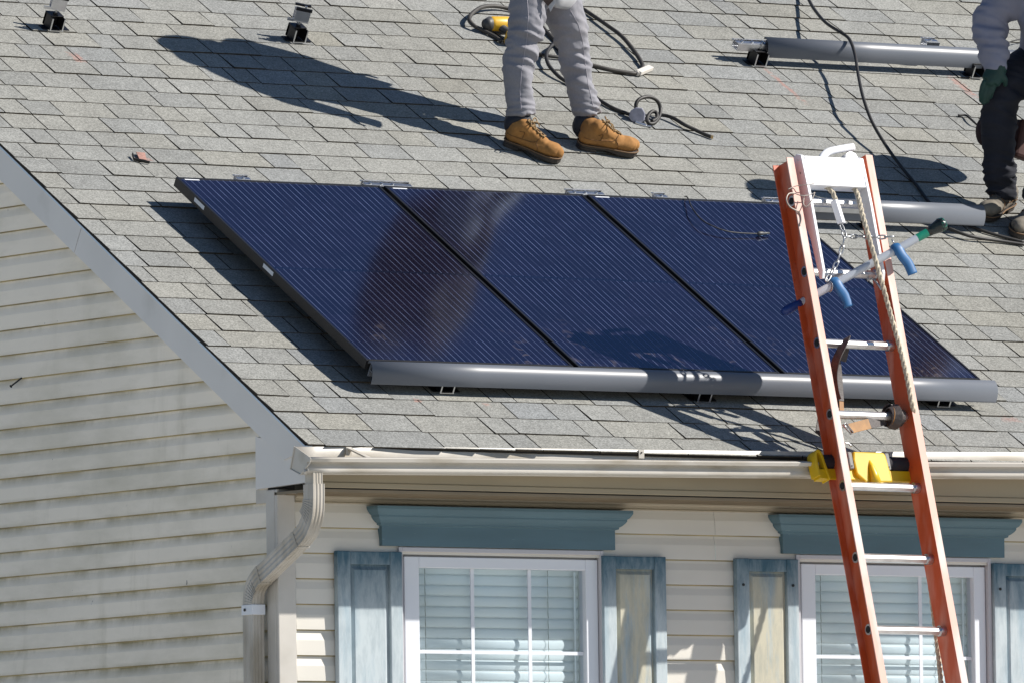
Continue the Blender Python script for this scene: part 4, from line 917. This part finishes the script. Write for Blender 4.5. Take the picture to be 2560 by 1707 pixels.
# ================================================================ PEOPLE
def boot(parent, heel, toe, ank, m, scale=1.0, lean=V((0, 0, 0)), collar=True, laces=True, sole_m=SOLE, lace_m=None):
    lace_m = lace_m or LACE
    """heel/toe: points on the roof; ank: ankle centre"""
    f = (toe - heel); f -= NR * f.dot(NR); Lf = f.length; f.normalize(); n = NR; s = n.cross(f)
    def q(x, y, z): return heel + f * (x * Lf) + s * y + n * (z + .006)
    # sole
    half = [(0.0, .018), (.03, .030), (.12, .036), (.28, .036), (.45, .037), (.62, .046), (.78, .050), (.90, .043), (.97, .028), (1.0, .010)]
    out = [(x, y) for x, y in half] + [(x, -y) for x, y in half[::-1]]
    bm = NB(); prism(bm, out, lambda p: q(p[0], p[1] * scale, .014 if p[0] < .5 else .004), lambda p: q(p[0], p[1] * scale, .028)); build('boot_sole', bm, sole_m, parent, bevel=.004)
    hl = [(x, y * .97) for x, y in half if x <= .3]; hl = [(x, y) for x, y in hl] + [(x, -y) for x, y in hl[::-1]]
    bm = NB(); prism(bm, hl, lambda p: q(p[0], p[1] * scale, -.002), lambda p: q(p[0], p[1] * scale, .0138)); build('boot_heel', bm, sole_m, parent, bevel=.002)
    bm = NB(); wl = [q(x, y * 1.06 * scale, .0285) for x, y in out]; tube(bm, wl + [wl[0]], .0032, 6, ends=False); build('boot_welt', bm, bpy.data.materials.get('boot_welt') or M('boot_welt', (.17, .10, .05), .8), parent, smooth=True)
    # upper
    bm = NB(); S = scale
    an = ank
    limb(bm, [q(.10, 0, .055 * S), q(.35, 0, .052 * S), q(.60, 0, .046 * S), q(.80, 0, .048 * S), q(.91, 0, .046 * S)], [(.036, .038), (.036, .038), (.032, .043), (.034, .046), (.029, .038)], hint=n, n=16)
    limb(bm, [q(.17, 0, .06 * S), q(.20, 0, .10 * S) * .6 + an * .4, an - (an - q(.2, 0, .08 * S)).normalized() * .036], [(.048, .040), (.047, .044), (.048, .048)], hint=f, n=16)
    limb(bm, [q(.24, 0, .105 * S), q(.46, 0, .076 * S), q(.66, 0, .060 * S)], [(.034, .034), (.030, .033), (.026, .033)], hint=n, n=14)
    def dsp(co, no):
        nz = noise.noise(co * 26) * .0035 + noise.noise(co * 60) * .0015
        return nz
    def clamp(co, no):
        return dsp(co, no)
    up_ = organic('boot_upper', bm, m, parent, .005, clamp, 2)
    # flatten below the sole line
    for v in up_.data.vertices:
        hgt = (v.co - heel).dot(NR)
        if hgt < .02: v.co += NR * (.02 - hgt)
    ax = (an - q(.2, 0, .08 * S)).normalized()
    from mathutils.bvhtree import BVHTree
    bv = BVHTree.FromPolygons([v.co[:] for v in up_.data.vertices], [list(p.vertices) for p in up_.data.polygons])
    def snap(P_, off=.0012):
        out_ = []
        for p_ in smoothpath(P_, 5):
            c_, nn_, _, _ = bv.find_nearest(p_); out_.append(c_ + nn_ * off)
        return out_
    bm = NB()
    for sg in (-1, 1):
        tube(bm, snap([q(.60, .05 * sg, .026), q(.60, .052 * sg, .05), q(.555, .045 * sg, .075), q(.60, .026 * sg, .098)]), .0016, 5)
        tube(bm, snap([q(.02, .03 * sg, .06), q(.2, .05 * sg, .060), q(.38, .052 * sg, .066), q(.50, .048 * sg, .072), q(.555, .045 * sg, .078)]), .0014, 5)
        tube(bm, snap([q(.30, .05 * sg, .066), q(.31, .048 * sg, .09), an + s * .05 * sg + f * .02 - ax * .01]), .0014, 5)
    build('boot_seams', bm, M('boot_stitching', (.15, .07, .02), .8) if 'boot_stitching' not in bpy.data.materials else bpy.data.materials['boot_stitching'], parent, smooth=True)
    if collar:
        bm = NB(); tube(bm, [an - ax * .036, an - ax * .026, an - ax * .004, an + ax * .018, an + ax * .026], [.052, .0605, .063, .060, .046], 20, hint=f); build('boot_collar', bm, COLLAR, parent, smooth=True)
        bm = NB(); tb = an + f * .050 + ax * .004; limb(bm, [tb - ax * .05 + f * .016, tb, tb + ax * .028 + f * .012], [(.007, .024), (.006, .028), (.004, .024)], hint=f, n=10); organic('boot_tongue', bm, m, parent, .004, None, 1)
    if laces:
        bm = NB()
        for k in range(6):
            t_ = k / 5; c_ = q(.64 - .30 * t_, 0, .12 * S + .05 * t_)
            for sg in (-1, 1):
                tube(bm, snap([c_ - s * .024 * sg - f * .006, c_ - s * .01 * sg, c_ + s * .01 * sg + f * .004, c_ + s * .024 * sg + f * .010], .0035), .0034, 5)
        kc = snap([q(.42, 0, .16 * S), q(.43, 0, .16 * S)], .008)[0]
        for sg in (-1, 1):
            tube(bm, smoothpath([kc, kc + s * .03 * sg + n * .012, kc + s * .045 * sg + f * .01 - n * .002, kc + s * .02 * sg + f * .015, kc], 5), .0026, 5)
            tube(bm, smoothpath([kc, kc + s * .02 * sg + f * .02, kc + s * .035 * sg + f * .03 - n * .02], 5), .0026, 5)
        build('boot_laces', bm, lace_m, parent, smooth=True)

def hand(bm, wrist, palm_end, back, curl, sgn=1, L=.19):
    """palm box + four fingers + thumb, fused with whatever else is in bm"""
    d = (palm_end - wrist).normalized(); b_ = (back - d * back.dot(d)).normalized(); s = d.cross(b_) * sgn
    limb(bm, [wrist, wrist.lerp(palm_end, .5), palm_end], [(.020, .028), (.017, .040), (.014, .040)], hint=b_)
    tips = []
    for k, (off, ln) in enumerate(((-.030, .070), (-.010, .080), (.010, .076), (.029, .062))):
        p0 = palm_end + s * off - d * .006; cur = d.copy(); P = [p0]; cc = curl * (1 + .12 * k)
        for j, fl in enumerate((.42, .33, .25)):
            ang = cc * (.7 + .3 * j); cur = (cur * cos(ang) - b_ * sin(ang)).normalized(); bb = b_
            P.append(P[-1] + cur * ln * fl)
            b_l = b_
        limb(bm, P, [.0105, .010, .0092, .008], n=10, hint=b_, sub=3)
        tips.append(P[-1])
    t0_ = wrist.lerp(palm_end, .25) - s * .03; limb(bm, [t0_, t0_ - s * .028 + d * .03 - b_ * .008, t0_ - s * .030 + d * .062 - b_ * .018], [.013, .0115, .0095], n=10, hint=b_, sub=3)

# ---- standing worker
hA, tA = RP(1258, 362), RP(1398, 413); hB, tB = RP(1441, 372), RP(1588, 392)
hA = toroof(hA); tA = toroof(tA)
def rr_(p, h=0): return roofpt(p.x, p.y, h)
hA, tA = rr_(hA), rr_(tA)
refA = RP(1300, 376); refB = RP(1480, 372); mid = (refA + refB) / 2
w1 = thing('person', 'standing worker seen from the hips down in grey trousers and tan lace-up boots', 'person', loc=mid)
ankA = DP(1296, 308, refA, .0); ankB = DP(1466, 312, refB, .0)
boot(w1, hA, tA, ankA + V((0, 0, -.005)), SUEDE)
boot(w1, hB, tB, ankB + V((0, 0, -.005)), SUEDE)
def fold(co, no, ks, amp=.006):
    a = 0
    for (c, rad, frq, am) in ks:
        d_ = (co - c).length
        wgt = max(0, 1 - d_ / rad)
        if wgt > 0:
            q_ = V((co.x * 9 + co.z * 5, co.y * 7, co.z * frq + co.x * 6)); a += am * wgt * ((1 - 2.6 * abs(noise.noise(q_))) * .75 + .5 * noise.noise(q_ * 2.1 + V((3, 1, 7))) - .1)
    return a + noise.noise(co * 9) * .003
kneeA = DP(1302, 120, refA, .02); kneeB = DP(1437, 132, refB, -.02); hipc = DP(1368, -150, mid, .0)
side = (refB - refA).normalized()
facing = V((.95, .1, 0)).normalized(); lat = V((-facing.y, facing.x, 0))
hipA = hipc - lat * .09 + V((0, 0, .0)); hipB = hipc + lat * .09
bm = NB()
limb(bm, [DP(1303, 290, refA), DP(1300, 262, refA), DP(1296, 220, refA), DP(1294, 180, refA, .0), DP(1299, 145, refA, .01), DP(1308, 115, refA, .01), DP(1315, 75, refA, .015), DP(1319, 35, refA, .02), DP(1326, -10, mid, -.08), DP(1340, -80, mid, -.07), DP(1352, -140, mid, -.06)],
     [(.062, .062), (.057, .060), (.058, .062), (.064, .066), (.066, .068), (.069, .071), (.074, .078), (.078, .084), (.084, .092), (.094, .10), (.10, .11)], n=20, hint=V((1, 0, 0)), caps=False)
limb(bm, [DP(1470, 292, refB), DP(1463, 266, refB), DP(1452, 225, refB), DP(1444, 190, refB), DP(1437, 155, refB), DP(1434, 125, refB), DP(1426, 85, refB, -.02), DP(1415, 50, refB, -.04), DP(1403, 10, mid, .08), DP(1392, -70, mid, .07), DP(1385, -140, mid, .06)],
     [(.056, .060), (.055, .058), (.056, .060), (.059, .063), (.061, .064), (.064, .066), (.076, .078), (.082, .086), (.088, .096), (.098, .104), (.10, .11)], n=20, hint=V((1, 0, 0)), caps=False)
limb(bm, [hipc + V((0, 0, .02)), hipc + V((0, 0, .10)), hipc + V((0, 0, .16))], [(.12, .165), (.12, .16), (.115, .15)], n=20, hint=facing)
FK = [(kneeA + V((.03, 0, .02)), .24, 22, .024), (kneeB, .24, 22, .022), (DP(1306, 272, refA), .12, 38, .022), (DP(1475, 272, refB), .14, 36, .022), (DP(1370, -20, mid), .25, 14, .012)]
def jeanfold(co, no):
    base_ = fold(co, no, FK)
    return base_
trs = organic('trousers', bm, JEAN, w1, .006, jeanfold, 2)
from mathutils.bvhtree import BVHTree
bvj = BVHTree.FromPolygons([v.co[:] for v in trs.data.vertices], [list(p.vertices) for p in trs.data.polygons])
for ln in ([(1318, 0), (1321, 40), (1318, 90), (1312, 130), (1304, 180), (1300, 230), (1304, 285)], [(1425, 25), (1445, 60), (1456, 100), (1462, 150), (1470, 210), (1482, 262), (1489, 285)]):
    Pj = []
    for i_ in range(len(ln) - 1):
        for k_ in range(8):
            x_ = ln[i_][0] + (ln[i_ + 1][0] - ln[i_][0]) * k_ / 8; y_ = ln[i_][1] + (ln[i_ + 1][1] - ln[i_][1]) * k_ / 8
            rr = bvj.ray_cast(CAM, ray(x_, y_))
            if rr[0] is not None: Pj.append(rr[0] + rr[1] * .0004)
    if len(Pj) > 3:
        bm = NB(); tube(bm, Pj, .0013, 5); build('trouser_seam', bm, bpy.data.materials.get('seam_thread') or M('seam_thread', (.40, .38, .42), .8), w1, smooth=True)
# torso, arms, head (above the frame; seen in shadow and reflection)
chest = hipc + V((.0, -.05, .45)) + facing * .02; neck = chest + V((0, 0, .17)); head = neck + V((0, 0, .17)) + facing * .03
bm = NB()
limb(bm, [hipc + V((0, 0, .02)), hipc + V((0, 0, .2)), chest, chest + V((0, 0, .10)), neck + V((0, 0, .06))], [(.150, .19), (.19, .22), (.225, .26), (.21, .25), (.16, .15)], n=20, hint=facing)
ARMS = []
for sg in (-1, 1):
    sh = chest + lat * .22 * sg + V((0, 0, .08))
    if sg < 0: el = DP(1372, -262, mid, -.26); wr = DP(1410, -150, mid, -.26)
    else: el = sh + V((0, 0, -.27)) + lat * .05 * sg; wr = el + facing * .12 + V((0, 0, -.10)) - lat * .10
    ARMS.append((el, wr, sg)); limb(bm, [sh, sh.lerp(el, .5), el, el.lerp(wr, .5), wr], [.085, .075, .06, .05, .04], hint=facing)
organic('jacket', bm, JACK, w1, .012, lambda c_, n_: noise.noise(c_ * 9) * .006, 2)
bm = NB()
for el, wr, sg in ARMS:
    hand(bm, wr, wr + (wr - el).normalized() * .10, V((0, 0, 1)), .5, sg)
organic('gloves', bm, DGREY, w1, .004, None, 1)
def headmesh(c, fw, parent, skin=SKIN, cap=HATM):
    up_ = V((0, 0, 1)); fw = fw.normalized(); lt = up_.cross(fw); bm = NB()
    R3 = Matrix(((fw.x, lt.x, 0), (fw.y, lt.y, 0), (fw.z, lt.z, 1)))
    ell(bm, c + up_ * .02, (.095, .075, .105), R3); ell(bm, c + fw * .025 - up_ * .05, (.062, .055, .062), R3); ell(bm, c + fw * .098 - up_ * .012, (.016, .012, .022), R3)
    for s_ in (-1, 1): ell(bm, c + lt * .077 * s_ - up_ * .005, (.02, .008, .03), R3, 10)
    ell(bm, c + fw * .082 - up_ * .058, (.012, .024, .008), R3, 10); limb(bm, [c - up_ * .06 - fw * .01, c - up_ * .15 - fw * .02], [.052, .055], hint=fw)
    organic('head', bm, skin, parent, .005, None, 2)
    bm = NB()
    for s_ in (-1, 1): ell(bm, c + fw * .088 + lt * .03 * s_ + up_ * .012, (.008, .012, .007), R3, 10)
    build('eyes', bm, M('eye_white', (.7, .7, .7), .3), parent, smooth=True)
    bm = NB(); ell(bm, c + up_ * .05 - fw * .005, (.105, .085, .085), R3); ell(bm, c + fw * .10 + up_ * .055, (.065, .06, .010), R3); organic('cap', bm, cap, parent, .006, None, 2)
    bm = NB(); ell(bm, c - fw * .03 + up_ * .0, (.075, .078, .075), R3); build('hair', bm, HAIR, parent, smooth=True)
headmesh(head, facing, w1)
bm = NB(); ell(bm, head - facing * .05 - V((0, 0, .03)), (.13, .12, .15)); limb(bm, [head - facing * .06 - V((0, 0, .05)), neck - facing * .08], [.12, .15], hint=facing); organic('hood', bm, JACK, w1, .012, None, 2)
# light jersey hem hanging from the waist
bm = NB()
P_ = [DP(1352, -6, mid, -.16), DP(1368, 10, mid, -.17), DP(1376, 30, mid, -.17), DP(1388, 8, mid, -.17), DP(1387, -40, mid, -.16), DP(1350, -40, mid, -.16)]
f_ = [bm.verts.new(p) for p in P_]; bm.faces.new(f_); o_ = build('hem_corner', bm, GREYJ, w1); o_.modifiers.new('s', 'SOLIDIFY').thickness = .006
bm = NB(); P_ = [DP(1357, -30, mid, -.165), DP(1358, 2, mid, -.175), DP(1370, 16, mid, -.175), DP(1383, 2, mid, -.175), DP(1383, -30, mid, -.165)]
f_ = [bm.verts.new(p) for p in P_]; bm.faces.new(f_); o_ = build('dark_triangle_cloth', bm, JACK, w1); o_.modifiers.new('s', 'SOLIDIFY').thickness = .008  # dark triangle of cloth over the hem corner
bm = NB(); P_ = smoothpath([DP(1386, -8, mid, -.13), DP(1400, 2, mid, -.12), DP(1425, 6, mid, -.02), DP(1448, 3, mid, .08), DP(1457, -4, mid, .14)], 5)
tube(bm, P_, [(.036, .012)] * len(P_), 12, hint=V((0, 0, 1))); build('jersey_hem', bm, GREYJ, w1, smooth=True)

# ---- crouching worker at the right edge
refC = RP(2496, 545); refD = RP(2565, 590)
w2 = thing('person', 'crouching worker at the right edge in dark trousers, grey shirt and dark green glove', 'person', loc=(refC + refD) / 2)
ankC = DP(2503, 484, refC, .05); hC = RP(2512, 520, 0); tC = RP(2462, 552, 0)
hC = refC + V((.09, .16, 0)); hC = roofpt(hC.x, toroof(hC).y, 0); tC = RP(2462, 556)
boot(w2, RP(2522, 520), RP(2448, 556), DP(2512, 478, refC, .03), BOOT2, collar=False, laces=True, lace_m=DGREY)
boot(w2, RP(2590, 545), RP(2535, 600), DP(2590, 500, refD, .05), BOOT2, collar=False, laces=True, lace_m=DGREY)
kneeC = DP(2502, 235, refC, -.06); hip2 = DP(2610, 150, refC, .35); kneeD = DP(2640, 300, refD, -.1)
bm = NB()
limb(bm, [DP(2506, 496, refC, .02), DP(2502, 455, refC, .0), DP(2498, 400, refC, -.02), DP(2498, 340, refC, -.04), DP(2498, 285, refC, -.05), DP(2503, 235, refC, -.06), DP(2530, 205, refC, .02), DP(2570, 180, refC, .18), DP(2610, 160, refC, .34)],
     [(.060, .060), (.064, .064), (.067, .069), (.072, .074), (.076, .076), (.080, .080), (.095, .095), (.11, .11), (.12, .12)], n=18, hint=V((1, 0, 0)), caps=False)
limb(bm, [DP(2585, 500, refD, .03), DP(2610, 420, refD, -.05), DP(2640, 310, refD, -.12), DP(2650, 240, refD, .05), DP(2660, 190, refD, .2)], [.058, .066, .075, .09, .11], n=18, hint=V((1, 0, 0)), caps=False)
limb(bm, [DP(2600, 165, refC, .30), DP(2655, 165, refC, .34)], [.13, .13], n=18, hint=V((0, 0, 1)))
FK2 = [(kneeC, .3, 20, .022), (DP(2500, 450, refC), .2, 30, .026), (DP(2500, 340, refC), .2, 22, .014)]
organic('trousers', bm, DPANT, w2, .008, lambda c_, n_: fold(c_, n_, FK2), 2)
shL = DP(2575, -35, refC, -.16); shR = DP(2690, -5, refC, -.15); chest2 = DP(2630, 15, refC, -.12); head2 = DP(2628, -72, refC, -.38)
wrC = DP(2492, 168, refC, -.16)
bm = NB()
limb(bm, [DP(2630, 150, refC, .30), DP(2632, 80, refC, .10), chest2, DP(2625, -35, refC, -.25)], [(.15, .17), (.14, .17), (.15, .20), (.09, .12)], n=20, hint=CR)
limb(bm, [shL, DP(2530, -2, refC, -.14), DP(2490, 28, refC, -.12), DP(2474, 60, refC, -.12), DP(2478, 100, refC, -.14), DP(2484, 135, refC, -.15), DP(2489, 158, refC, -.16)], [.080, .078, .074, .074, .070, .066, .056], n=18, hint=V((1, 0, 0)))
limb(bm, [shR, DP(2720, 60, refC, -.05), DP(2700, 150, refC, -.2)], [.07, .06, .045], n=16, hint=V((1, 0, 0)))
FK3 = [(DP(2475, 60, refC, -.12), .2, 18, .026), (DP(2485, 130, refC, -.15), .14, 28, .022), (DP(2510, 0, refC, -.05), .2, 20, .014)]
organic('shirt', bm, LAV, w2, .008, lambda c_, n_: fold(c_, n_, FK3), 2)
headmesh(head2, V((-.4, -.9, 0)), w2)
bm = NB()
# gloved hand resting over the thigh, fingers draped down
W_ = DP(2494, 172, refC, -.17); d1 = DP(2478, 200, refC, -.185)
limb(bm, [DP(2494, 164, refC, -.165), DP(2493, 178, refC, -.17)], [.045, .040], hint=V((1, 0, 0)))
limb(bm, [W_, DP(2487, 186, refC, -.18), DP(2476, 206, refC, -.19)], [(.034, .040), (.028, .046), (.022, .044)], hint=-CD)
for (x0_, y0_, x1_, y1_, x2_, y2_, r_) in ((2461, 206, 2453, 230, 2452, 252, .0125), (2469, 210, 2461, 236, 2459, 258, .0125), (2478, 212, 2471, 237, 2468, 254, .012), (2487, 210, 2481, 230, 2477, 244, .011), (2503, 184, 2512, 198, 2513, 212, .014)):
    limb(bm, [DP(x0_, y0_, refC, -.185), DP(x1_, y1_, refC, -.18), DP(x2_, y2_, refC, -.165)], [r_, r_ * .95, r_ * .8], n=10, hint=-CD, sub=3)
organic('glove', bm, GLOVE, w2, .0045, lambda c_, n_: noise.noise(c_ * 40) * .002, 1)
bm = NB(); box(bm, -.055, .055, -.03, .03, -.09, .08, Matrix.Translation(DP(2562, 350, refC, .07)) @ Matrix.Rotation(.25, 4, 'Y')); bm2 = bm
tag_o = build('tool_pouch', bm, MAROON, w2, bevel=.015)
bm = NB(); ell(bm, DP(2458, 330, refC, .08), (.03, .04, .062)); build('knee_pad_pouch', bm, M('dark_maroon_pouch', (.03, .013, .014), .8, var=.3, vs=30), w2, smooth=True)
